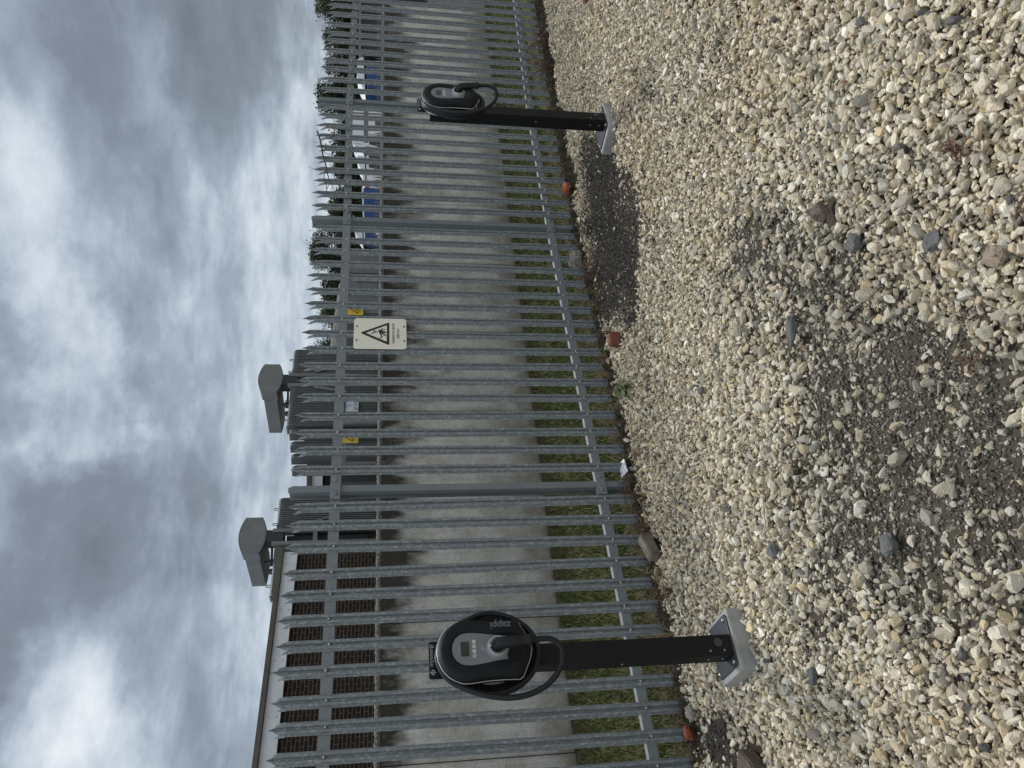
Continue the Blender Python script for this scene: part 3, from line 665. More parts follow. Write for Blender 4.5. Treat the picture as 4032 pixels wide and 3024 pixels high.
# ------------------------------------------------------------------ danger signs
CREAM = material('faded_cream_sign', [(.2, (.74, .71, .58)), (.8, (.84, .81, .70))], .45, 0, 5, bump=.02)
YELLOW = plain('yellow_sign', (.62, .42, .02), .45, 0, .12, 6)
INK = plain('black_sign_ink', (.018, .018, .017), .5)
RIVET = plain('dull_rivet', (.16, .15, .14), .5, .4)
def danger_sign(name, label, W_, H_, mat, texts, group=None, tri=None, rivets=True):
    r = thing(name, label, 'warning sign', group=group)
    c = .05 * W_; w, h = W_ / 2, H_ / 2
    MB().prism([(-w + c, -h), (w - c, -h), (w, -h + c), (w, h - c), (w - c, h), (-w + c, h), (-w, h - c), (-w, -h + c)], lambda a, b: (a, 0, b), lambda a, b: (a, .004, b)).build('sign_plate', mat, r, .0008)
    def pt(a, b): return ((a - .5) * W_, (.5 - b) * H_)
    def put(polys, nm, y0=-.0015):
        m = MB()
        for p in polys: m.prism([pt(*q) for q in p], lambda a, b: (a, y0, b), lambda a, b: (a, -.0002, b))
        return m.build(nm, INK, r)
    o = [(.51, .140), (.535, .150), (.862, .655), (.850, .672), (.150, .672), (.130, .655), (.485, .150)]; i = [(.51, .225), (.51, .225), (.775, .618), (.765, .624), (.250, .624), (.235, .618), (.51, .225)]
    quads = [[o[k], o[(k + 1) % 7], i[(k + 1) % 7], i[k]] for k in range(7)]
    quads = [[p for j, p in enumerate(q) if p not in q[:j]] for q in quads]
    put(quads, 'warning_triangle')
    bolt = [[(.475, .335), (.515, .335), (.545, .405), (.520, .402)], [(.520, .402), (.545, .405), (.590, .365), (.600, .380)], [(.575, .372), (.600, .372), (.548, .440), (.536, .430)], [(.520, .425), (.566, .437), (.535, .462)]]
    man = [[(.55, .470), (.60, .462), (.625, .478), (.610, .500), (.565, .505), (.545, .490)],
           [(.49, .480), (.56, .480), (.60, .520), (.575, .590), (.54, .560), (.50, .520)],
           [(.585, .495), (.655, .520), (.650, .545), (.575, .520)], [(.645, .520), (.660, .530), (.640, .590), (.618, .588)],
           [(.50, .480), (.53, .500), (.40, .545), (.395, .525)], [(.41, .525), (.40, .550), (.335, .505), (.345, .490)],
           [(.54, .555), (.58, .585), (.525, .612), (.50, .600)], [(.50, .515), (.535, .550), (.435, .602), (.42, .590)], [(.42, .600), (.44, .588), (.455, .612), (.40, .612)]]
    put(bolt, 'lightning_symbol', -.0016); put(man, 'falling_figure_symbol', -.0017)
    if texts:
        for s, b, size, sx in texts: text('lettering', s, size, INK, r, Matrix.Translation((.01 * W_, -.0006, (.5 - b) * H_)) @ FRONT, sx, .0008)
    else: put([[(.17, .745), (.83, .745), (.83, .762), (.17, .762)], [(.17, .775), (.83, .775), (.83, .79), (.17, .79)], [(.32, .84), (.68, .84), (.68, .86), (.32, .86)]], 'small_print')
    if rivets:
        m = MB()
        for a, b in ((.27, .055), (.73, .055), (.26, .955), (.73, .955)): q = pt(a, b); m.disc((q[0], -.0005, q[1]), .008, .005, dome=1)
        m.build('rivet', RIVET, r)
    return r
s1 = danger_sign('danger_sign', 'cream danger of death sign with falling figure, bolted across three fence pales', .318, .405, CREAM, [('DANGER OF DEATH', .752, .0285, .80), ('KEEP OUT', .842, .0285, .80)])
s1.location = (3.045, -.0245, 1.712)

# ------------------------------------------------------------------ brick substation buildings
BRICK = bpy.data.materials.new('dark_brick'); BRICK.use_nodes = True
def brick_nodes(m):
    t = m.node_tree; n = t.nodes; l = t.links; b = n['Principled BSDF']; b.inputs['Roughness'].default_value = .9; b.inputs['Specular IOR Level'].default_value = .2
    c = n.new('ShaderNodeTexCoord'); s_ = n.new('ShaderNodeSeparateXYZ'); l.new(c.outputs['Object'], s_.inputs[0])
    ad = n.new('ShaderNodeMath'); l.new(s_.outputs[0], ad.inputs[0]); l.new(s_.outputs[1], ad.inputs[1])
    cb = n.new('ShaderNodeCombineXYZ'); l.new(ad.outputs[0], cb.inputs[0]); l.new(s_.outputs[2], cb.inputs[1])
    k = n.new('ShaderNodeTexBrick'); l.new(cb.outputs[0], k.inputs['Vector'])
    k.inputs['Color1'].default_value = (.024, .016, .014, 1); k.inputs['Color2'].default_value = (.042, .026, .021, 1); k.inputs['Mortar'].default_value = (.125, .102, .070, 1)
    k.inputs['Scale'].default_value = 1; k.inputs['Mortar Size'].default_value = .008; k.inputs['Brick Width'].default_value = .25; k.inputs['Row Height'].default_value = .084; k.inputs['Bias'].default_value = -.3
    z = n.new('ShaderNodeTexNoise'); z.inputs['Scale'].default_value = 4; z.inputs['Detail'].default_value = 6; l.new(c.outputs['Object'], z.inputs['Vector'])
    r_ = n.new('ShaderNodeValToRGB'); l.new(z.outputs['Fac'], r_.inputs[0]); r_.color_ramp.elements[0].color = (.65, .65, .65, 1); r_.color_ramp.elements[1].color = (1.15, 1.15, 1.15, 1)
    mu = n.new('ShaderNodeMix'); mu.data_type = 'RGBA'; mu.blend_type = 'MULTIPLY'; mu.inputs[0].default_value = 1; l.new(k.outputs['Color'], mu.inputs[6]); l.new(r_.outputs[0], mu.inputs[7]); l.new(mu.outputs[2], b.inputs['Base Color'])
    bp_ = n.new('ShaderNodeBump'); bp_.inputs['Strength'].default_value = .4; bp_.inputs['Distance'].default_value = .01; bp_.invert = True; l.new(k.outputs['Fac'], bp_.inputs['Height']); l.new(bp_.outputs[0], b.inputs['Normal'])
brick_nodes(BRICK)
ROOFEDGE = plain('brown_felt_roof_edge', (.120, .105, .085), .9, 0, .2, 3, .2, 30)
FASCIA = material('white_painted_fascia', [(.25, (.62, .63, .64)), (.7, (.78, .79, .80))], .55, 0, 2.5, stretch=(1, 1, 3))
DARKSTEEL = plain('dark_grey_paint', (.065, .068, .068), .55, 0, .15, 4, .05)
MIDSTEEL = plain('mid_grey_paint', (.135, .138, .135), .55, 0, .15, 4, .05)
b1 = thing('brick_building', 'dark brick substation building with white fascia and brown flat roof edge beyond the wall', 'building', (7.62, 13.0, -.16), math.atan2(.76, 4.77))
MB().box(-13, .10, 0, -.02, 2.25, 3.94).build('wall', BRICK, b1)
MB().bbox(-13.1, .0, 3.945, 0, 2.35, 4.265, .004).build('fascia', FASCIA, b1)
MB().bbox(-13.2, -.09, 4.27, .10, 2.45, 4.375, .006).build('roof', ROOFEDGE, b1)
m = MB()
for k in range(5): m.box(-.62 - 2.44 * k, -.003, 3.95, -.612 - 2.44 * k, .001, 4.262)
m.build('fascia_joint', DARKSTEEL, b1)
m = MB()
for k in range(10):
    for z in (4.02, 4.18): m.disc((-.35 - 1.22 * k, -.001, z), .012, .006)
m.build('fixing', RIVET, b1)
b2 = thing('brick_building', 'lower dark brick building with white fascia, seen between the two transformers', 'building', (14.0, 17.66, -.16), -math.atan2(1.05, 1.44))
MB().box(-4.5, .12, 0, 2.6, 4.0, 3.98).build('wall', BRICK, b2)
MB().bbox(-4.55, 0, 3.985, 2.65, 4.1, 4.36, .004).build('fascia', FASCIA, b2)
MB().bbox(-4.65, -.1, 4.365, 2.75, 4.2, 4.50, .006).build('roof', ROOFEDGE, b2)
m = MB().box(-.95, -.003, 3.99, -.92, .001, 4.355); m.build('fascia_joint', DARKSTEEL, b2)
dr = MB().box(-1.55, .10, 0, -1.42, .13, 3.5).box(-.95, .10, 0, -.83, .13, 3.5).box(-1.419, .10, 3.40, -.951, .13, 3.5).build('door_frame', MIDSTEEL, b2)
MB().box(-1.418, .105, 0, -.952, .118, 3.39).build('door', DARKSTEEL, b2)
MB().tube([(-.62, .06, 0), (-.62, .06, 3.97)], .05, 12).build('downpipe', DARKSTEEL, b2)
m = MB()
for k in range(8): m.box(-2.2, .098, 3.30 + .055 * k, -1.9, .12, 3.33 + .055 * k)
m.build('air_vent', DARKSTEEL, b2)
# pale-roofed building behind the right-hand equipment
PALE = material('pale_ribbed_cladding', [(.3, (.40, .385, .34)), (.7, (.52, .505, .46))], .8, 0, 3, stretch=(1, 1, 5))
b3 = thing('flat_roofed_building', 'low grey building with a deep pale ribbed roof edge behind the switchgear', 'building', (20.4, 20.5, -.16), math.atan2(.36, .93))
MB().box(-6.5, .15, 0, 7.0, 6, 3.18).build('wall', DARKSTEEL, b3)
m = MB().box(-6.6, 0, 3.185, 7.1, 6.1, 4.24)
for k, z in enumerate((3.30, 3.62, 3.72, 4.02, 4.12)): m.box(-6.62, -.03, z, 7.12, -.001, z + .05)
m.build('roof_edge', PALE, b3)
m = MB()
for k in range(12): m.box(-6.2 + 1.1 * k, -.02, 3.14, -6.05 + 1.1 * k, .10, 3.183)
m.build('gutter_bracket', DARKSTEEL, b3)

# ------------------------------------------------------------------ transformers
TGREY = material('weathered_transformer_grey', [(.25, (.095, .097, .092)), (.75, (.150, .152, .144))], .6, 0, 3.5, 7, .06, 40, (1, 1, .4))
TLIGHT = plain('light_grey_tank_paint', (.185, .187, .178), .6, 0, .16, 2.5, .05, 30, stretch=(1, 1, .5))
TDARK = plain('dark_fittings', (.035, .036, .036), .6, 0, .2, 6)
def fin_bank(x0, x1, step, y0, y1, z0, z1):
    m = MB(); x = x0; k = .16
    while x < x1:
        pr_ = [(y0, z0 + .05), (y0, z1 - k), (y0 + .03, z1 - .07), (y0 + .10, z1 - .02), (y0 + .20, z1), (y1, z1), (y1, z0), (y0 + .06, z0)]
        m.prism(pr_, lambda a, b: (x, a, b), lambda a, b: (x + step * .52, a, b)); x += step
    return m
def make_transformer():
    r = thing('transformer', '', 'transformer')
    MB().bbox(-1.75, .62, .45, 1.25, 2.5, 4.35, .03).build('tank', TGREY, r)
    MB().bbox(-2.3, .1, -.1, 1.6, 2.9, .44, .03).build('plinth', PLINTH, r)
    for a, b in ((-1.80, -.36), (.20, 1.19)):
        rd = fin_bank(a, b, .062, 0, .52, 1.25, 4.80).build('radiator', TGREY, r)
        MB().tube([(a - .02, .30, 4.72), (b, .30, 4.72)], .07, 12).tube([(a - .02, .30, 1.4), (b, .30, 1.4)], .07, 12).build('header_pipe', TGREY, rd)
        m = MB()
        for k in range(2):
            xx_ = a + (b - a) * (.25 + .5 * k); m.tube([(xx_ - .03, .28, 4.80), (xx_ - .03, .28, 4.90), (xx_, .28, 4.93), (xx_ + .03, .28, 4.90), (xx_ + .03, .28, 4.80)], .012, 8)
        m.build('lifting_eye', TDARK, rd)
    for k in range(4):
        m = MB(); y = .12 + .42 * k
        for j in range(2):
            xx_ = -1.93 - .165 * k - .075 * j
            m.prism([(y, 1.3), (y, 4.54), (y + .03, 4.63), (y + .10, 4.70), (y + .45, 4.72), (y + .45, 1.25), (y + .05, 1.25)], lambda a, b: (xx_, a, b), lambda a, b: (xx_ + .05, a, b))
        m.build('radiator', TGREY, r)
    MB().box(-.235, .25, 2.2, .055, .60, 4.5).build('tap_changer', TDARK, r)
    m = MB().box(-.34, -.02, .45, -.24, .10, 4.86).box(.06, -.02, .45, .16, .10, 4.86).box(-.238, .0, 3.62, .058, .06, 3.74)
    m.build('support_column', TLIGHT, r)
    m = MB()
    for xa, xb in ((-.36, -.62), (.17, .52)): m.prism([(xa, 4.02), (xa + .08 * (1 if xa < 0 else -1) * -1, 4.06), (xb, 3.05), (xb + .07, 3.05)], lambda a, b: (a, -.06, b), lambda a, b: (a, -.035, b))
    m.build('brace', TLIGHT, r)
    MB().bbox(-.22, .02, 4.55, .14, .45, 5.06, .02).build('pedestal', TDARK, r)
    # conservator: bolted end drum with a domed top and belly, long box behind it
    def bar(w, zt_, zb, rise, n=9):
        top = [(-w + 2 * w * k / n, zt_ + rise * (1 - ((2 * k / n) - 1) ** 2)) for k in range(n + 1)]
        bot = [(w - 2 * w * k / n, zb - rise * (1 - ((2 * k / n) - 1) ** 2)) for k in range(n + 1)]
        return top + bot
    cs = MB().prism(bar(.56, 5.63, 5.17, .15), lambda a, b: (a - .02, .0, b), lambda a, b: (a - .02, .42, b)).build('conservator', TLIGHT, r, .01)
    MB().prism(bar(.54, 5.60, 5.20, .05), lambda a, b: (a - .02, .421, b), lambda a, b: (a - .02, 2.25, b + .04)).build('conservator_tank', TLIGHT, r, .01)
    m = MB(); B_ = bar(.535, 5.62, 5.18, .14, 12)
    for a, b in B_: m.disc((a - .02, -.001, b), .013, .012)
    m.build('flange_bolt', TDARK, cs)
    m = MB().tube([(-.52, .75, 5.12), (-.52, .75, 4.98)], .05, 10)
    bm = bmesh.new(); bmesh.ops.create_uvsphere(bm, u_segments=14, v_segments=8, radius=.11); bmesh.ops.translate(bm, verts=bm.verts, vec=(-.52, .75, 4.93)); m.bm(bm, True)
    bm = bmesh.new(); bmesh.ops.create_uvsphere(bm, u_segments=14, v_segments=8, radius=.09); bmesh.ops.translate(bm, verts=bm.verts, vec=(-.68, 1.0, 4.94)); m.bm(bm, True)
    m.tube([(-.52, .75, 4.92), (-.30, .5, 4.90), (-.1, .3, 4.90)], .035, 8).build('breather', TDARK, r)
    return r
t1 = make_transformer(); t1.location = (9.57, 15.8, .0)
tag(t1, 'grey finned transformer rising right behind the brick building with the long white fascia', 'transformer', 'transformers beyond the wall')
t2 = copy_tree(t1); t2.location = (14.56, 14.95, -.12)
tag(t2, 'grey finned transformer standing free between the lower brick building and the switchgear cabinets', 'transformer')
lp = thing('identification_plate', 'white plate numbered 00 375 fixed on the front of the free-standing transformer', 'plate', (13.40, 14.87, 2.74))
MB().box(-.22, 0, -.19, .22, .012, .19).build('plate_face', plain('white_plate', (.60, .63, .66), .4, 0, .05), lp)
text('lettering', '00 375', .135, INK, lp, Matrix.Translation((0, -.002, -.125)) @ FRONT, .92, .001); text('lettering', 'STREET 33', .075, INK, lp, Matrix.Translation((0, -.002, .145)) @ FRONT, .9, .001); text('lettering', 'GRID', .06, INK, lp, Matrix.Translation((0, -.002, .06)) @ FRONT, .9, .001)
MB().box(-.2, -.003, -.058, .2, -.0005, -.05).build('ruled_line', INK, lp)
# switchgear and its signs
k1 = thing('switchgear_cabinet', 'row of dark grey switchgear doors carrying red switches in front of the pale-roofed building', 'cabinet', (12.45, 11.55, -.16), math.atan2(-1.1, 2.1))
MB().bbox(0, 0, 0, 3.1, 1.2, 2.98, .02).build('cabinet_body', DARKSTEEL, k1)
for x0, x1 in ((.06, .60), (.66, 1.20), (1.30, 1.78), (1.86, 2.36), (2.44, 3.04)): MB().bbox(x0, -.022, .2, x1, -.001, 2.88, .006).build('door', MIDSTEEL if x0 > 1.2 else DARKSTEEL, k1)
RED = plain('red_switch', (.40, .022, .025), .45)
for x, z in ((.98, 2.32), (.74, 2.30)):
    h = MB().bbox(x - .06, -.075, z - .28, x + .05, -.023, z + .42, .01).build('switch_housing', TDARK, k1); MB().bbox(x - .04, -.11, z - .16, x + .03, -.076, z + .10, .012).build('switch_handle', RED, h)
MB().bbox(2.18, -.06, 1.95, 2.26, -.024, 2.70, .008).build('indicator_strip', plain('teal_strip', (.05, .11, .125), .4), k1)
y2 = danger_sign('danger_sign', 'yellow danger sign on the switchgear doors, clear of the transformers', .34, .42, YELLOW, None, 'yellow danger signs beyond the wall', rivets=True)
y2.location = (13.62, 10.80, 2.53); y2.rotation_euler = (0, 0, math.atan2(-1.1, 2.1))
k2 = thing('equipment_rack', 'slim grey steel frame standing just left of the free-standing transformer', 'frame', (10.05, 12.95, -.16))
MB().box(0, 0, 0, .09, .09, 3.0).build('upright', MIDSTEEL, k2); MB().box(.95, 0, 0, 1.04, .09, 3.0).build('upright', MIDSTEEL, k2); MB().box(1.35, .02, 0, 1.42, .09, 3.05).build('upright', TLIGHT, k2)
MB().box(.092, .01, 2.90, .948, .08, 3.0).build('crossbar', MIDSTEEL, k2); MB().box(.60, .02, 1.0, .85, .07, 2.1).build('junction_box', MIDSTEEL, k2)
y1 = danger_sign('danger_sign', 'yellow danger sign on the steel frame beside the free-standing transformer', .34, .42, YELLOW, None, 'yellow danger signs beyond the wall', rivets=True)
y1.location = (10.80, 12.80, 2.64)
TEAL = plain('teal_paint', (.028, .095, .13), .5, 0, .12, 2)
tb = thing('teal_cabinet', 'tall plain teal cabinet behind the wall, left of the parked vehicles', 'cabinet', (17.05, 13.65, -.16), -.67)
MB().bbox(0, 0, 0, 1.22, .9, 3.12, .02).build('cabinet_body', TEAL, tb); MB().box(.05, -.018, .1, 1.17, -.001, 3.0).build('door', TEAL, tb); MB().box(-.22, -.03, 0, -.03, .12, 3.05).build('corner_post', MIDSTEEL, tb)
MB().tube([(.98, -.02, 2.85), (.98, -.09, 2.85), (.98, -.09, 2.7)], .03, 8).build('lamp_bracket', TDARK, tb)

# ------------------------------------------------------------------ the farther, lower palisade fence
f2 = thing('palisade_fence', 'small dark distant palisade fence showing just above the concrete wall', 'fence')
DSTEEL = plain('distant_galvanised_steel', (.145, .155, .155), .6, .2, .15, 4)
fa_, fb_ = Vector((18.3, 13.9, 0)), Vector((33.6, 12.3, 0)); dF = (fb_ - fa_); aF = math.atan2(dF.y, dF.x)
m = MB(); m.prism([(-.034, -.16), (.034, -.16), (.034, 2.10), (.016, 2.14), (0, 2.24), (-.016, 2.14), (-.034, 2.10)], lambda a, b: (a, -.012, b), lambda a, b: (a, .0, b)); PM2 = m.mesh('pale'); PM2.materials.append(DSTEEL)
for k in range(96):
    p = fa_ + dF * ((k + .5) / 96); o = bpy.data.objects.new('pale', PM2); COL.objects.link(o); o.parent = f2; o.location = (p.x, p.y, .012 * k / 96); o.rotation_euler = (0, 0, aF)
for z in (1.86, .3):
    o = MB().box(0, .001, z - .03, dF.length, .04, z + .03).build('rail', DSTEEL, f2); o.location = fa_; o.rotation_euler = (0, 0, aF)
for k in range(7):
    p = fa_ + dF * (k / 6); o = MB().box(-.05, .042, -.16, .05, .14, 2.2).build('post', DSTEEL, f2); o.location = p; o.rotation_euler = (0, 0, aF)

# ------------------------------------------------------------------ vehicles in the next yard
AX = math.atan2(rt.y, rt.x)
VWHITE = plain('white_vehicle_paint', (.78, .79, .80), .35, 0, .05, 1.5); VBLUE = plain('blue_vehicle_paint', (.012, .055, .20), .35, 0, .08, 1.5); VGLASS = plain('dark_vehicle_glass', (.012, .014, .016), .12)
TYRE = plain('tyre_rubber', (.02, .02, .02), .85); VGREY = plain('grey_vehicle_trim', (.16, .165, .17), .5)
def vehicle(name, label, cat, org, profile, depth, mat, parts, wheels, group='vehicles parked in the next yard', wr=.36):
    r = thing(name, label, cat, org, AX, group)
    MB().prism(profile, lambda a, b: (a, 0, b), lambda a, b: (a, depth, b)).build('body', mat, r, .04)
    for nm, pm, poly, y0 in parts: MB().prism(poly, lambda a, b: (a, y0, b), lambda a, b: (a, y0 + .018 if y0 < 0 else y0 + depth * .96, b)).build(nm, pm, r)
    for x in wheels:
        for y in (-.02, depth - .2):
            wl = MB().disc((x, y + .22, wr), wr, .22, seg=24).build('wheel', TYRE, r); MB().disc((x, y - .001, wr), wr * .58, .012, seg=18).build('rim', VGREY, wl)
    return r
GZ = -.16
def at40(px_): return CAM + (fw + rt * ((3024 - px_ - 1512) / 3028)) * 40
def org(px_): p = at40(px_); return (p.x, p.y, GZ)
# blue flatbed with white cab roof
vehicle('flatbed_lorry', 'blue lorry with a white roof fairing over its cab, next to the teal cabinet', 'lorry', org(985),
        [(0, .45), (0, 1.9), (.22, 2.30), (.30, 3.02), (2.9, 3.10), (2.9, .45)], 2.1, VBLUE,
        [('roof_fairing', VWHITE, [(.10, 3.12), (.95, 3.12), (.95, 3.52), (.62, 3.50)], .02), ('light_bar', VWHITE, [(.25, 2.98), (2.9, 3.10), (2.9, 3.17), (.25, 3.05)], -.03),
         ('windscreen', VGLASS, [(.04, 1.9), (.24, 2.32), (.30, 2.9), (.34, 2.9), (.34, 1.9)], -.012), ('side_window', VWHITE, [(.36, 2.30), (.80, 2.60), (.80, 2.26)], -.014), ('cab_window', VGLASS, [(1.0, 2.2), (1.45, 2.2), (1.45, 2.75), (1.0, 2.75)], -.014)], (.55, 2.4), wr=.42)
vehicle('panel_van', 'plain white van parked beside the blue lorry', 'van', org(765),
        [(0, .4), (0, 3.02), (.12, 3.14), (.85, 3.16), (1.25, 3.40), (1.62, 3.40), (1.7, .4)], 2.0, VWHITE,
        [('black_stripe', VGLASS, [(.02, 2.93), (1.66, 2.96), (1.66, 3.02), (.02, 2.99)], -.012), ('side_window', VGLASS, [(.95, 2.05), (1.62, 2.05), (1.62, 2.82), (1.02, 2.82)], -.014), ('tail_lamp', RED, [(.0, 2.80), (.06, 2.80), (.06, 3.0), (.0, 3.0)], -.02)], (.5, 1.3))
vehicle('box_van', 'tall white box van with its cab facing the plain van', 'van', org(640),
        [(0, .4), (0, 1.9), (.30, 2.35), (.42, 3.0), (.42, 3.05), (.55, 3.06), (.60, 3.64), (2.32, 3.66), (2.32, .4)], 2.2, VWHITE,
        [('roof_fairing', VWHITE, [(.02, 3.07), (.54, 3.07), (.54, 3.60)], .05), ('side_window', VGLASS, [(.40, 2.05), (.96, 2.05), (.96, 2.78), (.55, 2.82)], -.014), ('windscreen', VGLASS, [(.02, 1.95), (.30, 2.36), (.40, 2.95), (.44, 2.95), (.36, 1.95)], -.014),
         ('box_joint', VGREY, [(.62, 2.86), (2.30, 2.86), (2.30, 3.08), (.62, 3.08)], -.012), ('door_seam', VGREY, [(1.02, 1.2), (1.05, 1.2), (1.05, 2.84), (1.02, 2.84)], -.013)], (.55, 1.9))
vehicle('lorry_cab', 'bright blue lorry cab with a white wedge deflector, beyond the farther charger', 'lorry', org(398),
        [(0, .5), (0, 2.93), (1.32, 2.98), (1.32, .5)], 2.2, VBLUE,
        [('roof_fairing', VWHITE, [(-.04, 3.02), (1.78, 3.12), (1.62, 3.42), (.80, 3.44)], .05), ('window_frame', VGREY, [(-.03, 1.6), (.06, 1.6), (.06, 2.9), (-.03, 2.9)], -.014), ('window_frame', VGREY, [(1.25, 1.6), (1.33, 1.6), (1.33, 2.95), (1.25, 2.95)], -.014), ('door_window', VGLASS, [(.12, 2.62), (.22, 2.62), (.22, 2.86), (.12, 2.86)], -.014)], (.4, 1.0), wr=.45)
sh = thing('parking_shelter', 'dark open-fronted shelter with thin pale edging at the far end of the yard', 'shelter', org(245), AX)
MB().box(0, 0, 0, 2.9, 2, 3.2).build('back_wall', TDARK, sh); MB().bbox(-.1, -.15, 3.21, 3.0, 2.1, 3.34, .02).build('roof', VGREY, sh)
for x in (0.02, 1.0, 1.95, 2.84): MB().box(x, -.12, 0, x + .05, -.07, 3.2).build('shelter_post', VGREY, sh)
pr = MB().tube([(.0, 0, 3.75), (5.2, 0, 3.83)], .035, 8).build('overhead_rail', VGREY); pr.location = org(860); pr.rotation_euler = (0, 0, AX); pr.location.z = GZ; 
MB().tube([(.3, 0, 0), (.3, 0, 3.75)], .04, 8).build('rail_support', VGREY, pr); MB().tube([(5.0, 0, 0), (5.0, 0, 3.82)], .04, 8).build('rail_support', VGREY, pr)
tag(pr, 'thin grey height barrier bar above the blue lorry and plain van', 'barrier')

# ------------------------------------------------------------------ trees
LEAF = material('leaves', [(.2, (.75, .75, .75)), (.8, (1.3, 1.3, 1.3))], .65, 0, 1.2, attr='tint', spec=.25)
BARK = plain('bark', (.075, .062, .048), .9, 0, .3, 12, .4, 40)
def tree(label, x, y, w, z0, z1, dens, tone, leaf=.17, group='trees along the far edge of the next yard', cat='tree', sparse=0.0, seed=0):
    r_ = np.random.default_rng(seed + 100); r = thing('tree', label, cat, (x, y, GZ), 0, group)
    h = z1 - GZ - .35; zb = z0 - GZ
    tr = MB().tube([(0, 0, 0), (.05 * w, .03, h * .3), (-.03 * w, .05, h * .6), (.02 * w, 0, h * .85)], [.13, .10, .07, .025], 8)
    for k in range(6):
        a = r_.uniform(0, 6.28); zz_ = h * r_.uniform(.3, .7); tr.tube([(0, 0, zz_), (math.cos(a) * w * .22, math.sin(a) * w * .22, zz_ + h * .12), (math.cos(a) * w * .4, math.sin(a) * w * .4, zz_ + h * .26)], [.05, .03, .01], 6)
    tr.build('trunk', BARK, r)
    nc = int(46 * dens); C_ = []
    for k in range(nc):
        t = r_.uniform(0, 1) ** .8; zz_ = zb + (h - zb) * t; rad = w * .5 * (1.0 - .55 * max(0, t - .45) / .55) * r_.uniform(.25, 1) ** .6; a = r_.uniform(0, 6.28)
        C_.append((math.cos(a) * rad, math.sin(a) * rad * .8, zz_ - .1 * h * (rad / (w * .5)) ** 2 * (t > .6)))
    C_ = np.array(C_); n = int(380 * nc * (1 - sparse)); ci = r_.integers(0, nc, n)
    P = C_[ci] + r_.normal(0, 1, (n, 3)) * np.array([.17, .17, .15]) * (w / 2.6) ** .5 * 1.5
    P[:, 2] = np.minimum(P[:, 2], h + .55 * r_.random(n) ** 3)
    s_ = leaf * r_.uniform(.5, 1.1, n); u = r_.normal(size=(n, 3)); u /= np.linalg.norm(u, axis=1)[:, None]; v = r_.normal(size=(n, 3)); v -= (v * u).sum(1)[:, None] * u; v /= np.linalg.norm(v, axis=1)[:, None]
    V = np.stack([P - u * s_[:, None] * .5, P + v * s_[:, None] * .28, P + u * s_[:, None] * .5, P - v * s_[:, None] * .28], axis=1).reshape(-1, 3)
    base = np.array(tone) * (r_.uniform(.65, 1.25, nc)[ci] * r_.uniform(.8, 1.25, n))[:, None]
    o = big_mesh('crown', V, np.arange(4 * n), np.full(n, 4), LEAF, np.repeat(base, 4, axis=0)); o.parent = r
    return r
D_, M_, L_ = (.033, .046, .019), (.052, .070, .027), (.078, .094, .040)
tree('light green bushy tree at the far end beyond the dark shelter', 55.6, 23.0, 3.4, .6, 7.2, 1.2, L_, seed=1)
tree('dark tree over the far half of the dark shelter', 53.2, 24.7, 3.0, .6, 6.5, 1.2, M_, seed=2)
tree('thin feathery tree over the near half of the dark shelter', 51.7, 25.7, 2.6, .5, 6.4, 1.0, M_, seed=3, sparse=.4)
tree('full round tree behind the bright blue lorry cab', 50.1, 27.1, 3.6, .5, 7.0, 1.4, D_, seed=4)
tree('short tree filling the gap between the bright blue cab and the box van', 47.9, 28.6, 3.4, .4, 5.6, 1.2, M_, seed=5)
tree('low bushy tree behind the tall white box van', 46.0, 30.0, 3.4, .4, 5.7, 1.3, D_, seed=6)
tree('low dark tree behind the plain white van', 44.0, 31.9, 3.2, .4, 6.1, 1.2, D_, seed=7, sparse=.2)
tree('tallest rounded dark tree behind the blue lorry cab fairing', 41.5, 33.9, 4.6, .4, 7.35, 1.9, D_, seed=8)
tree('dark tree behind the teal cabinet and the end of the pale roof', 39.2, 35.7, 3.2, .4, 6.6, 1.3, D_, seed=9)
tree('sparse tree above the middle of the pale ribbed roof', 37.7, 36.9, 2.6, .4, 6.7, .9, M_, seed=10, sparse=.45)
tree('leafy tree top right beside the free-standing transformer radiator', 35.6, 38.6, 3.6, .4, 7.6, 1.4, M_, seed=11)
tree('small tree top showing over the lower brick building', 30.6, 42.4, 2.6, .4, 7.7, 1.1, M_, seed=12)
hd = tree('long clipped hedge under the trees behind all the parked vehicles', 46.5, 31.0, 3.2, .0, 4.6, .1, D_, seed=13, group=None, cat='hedge'); hd.name = 'hedge'
for ch in list(hd.children): bpy.data.objects.remove(ch)
r_ = np.random.default_rng(5); n = 60000; ta = r_.uniform(0, 1, n)
P = np.column_stack([36 + 20.5 * ta - 46.5, 39.2 - 17 * ta - 31.0, r_.uniform(0, 1, n) ** .7 * (5.35 + .45 * np.sin(ta * 37) + .3 * np.sin(ta * 91))]) + r_.normal(0, .45, (n, 3)) * np.array([1, 1, .35])
s_ = .22 * r_.uniform(.6, 1.2, n); u = r_.normal(size=(n, 3)); u /= np.linalg.norm(u, axis=1)[:, None]; v = np.cross(u, r_.normal(size=(n, 3))); v /= np.linalg.norm(v, axis=1)[:, None]
V = np.stack([P - u * s_[:, None] * .5, P + v * s_[:, None] * .3, P + u * s_[:, None] * .5, P - v * s_[:, None] * .3], axis=1).reshape(-1, 3)
o = big_mesh('foliage', V, np.arange(4 * n), np.full(n, 4), LEAF, np.repeat(np.array(D_) * r_.uniform(.6, 1.3, n)[:, None], 4, axis=0)); o.parent = hd

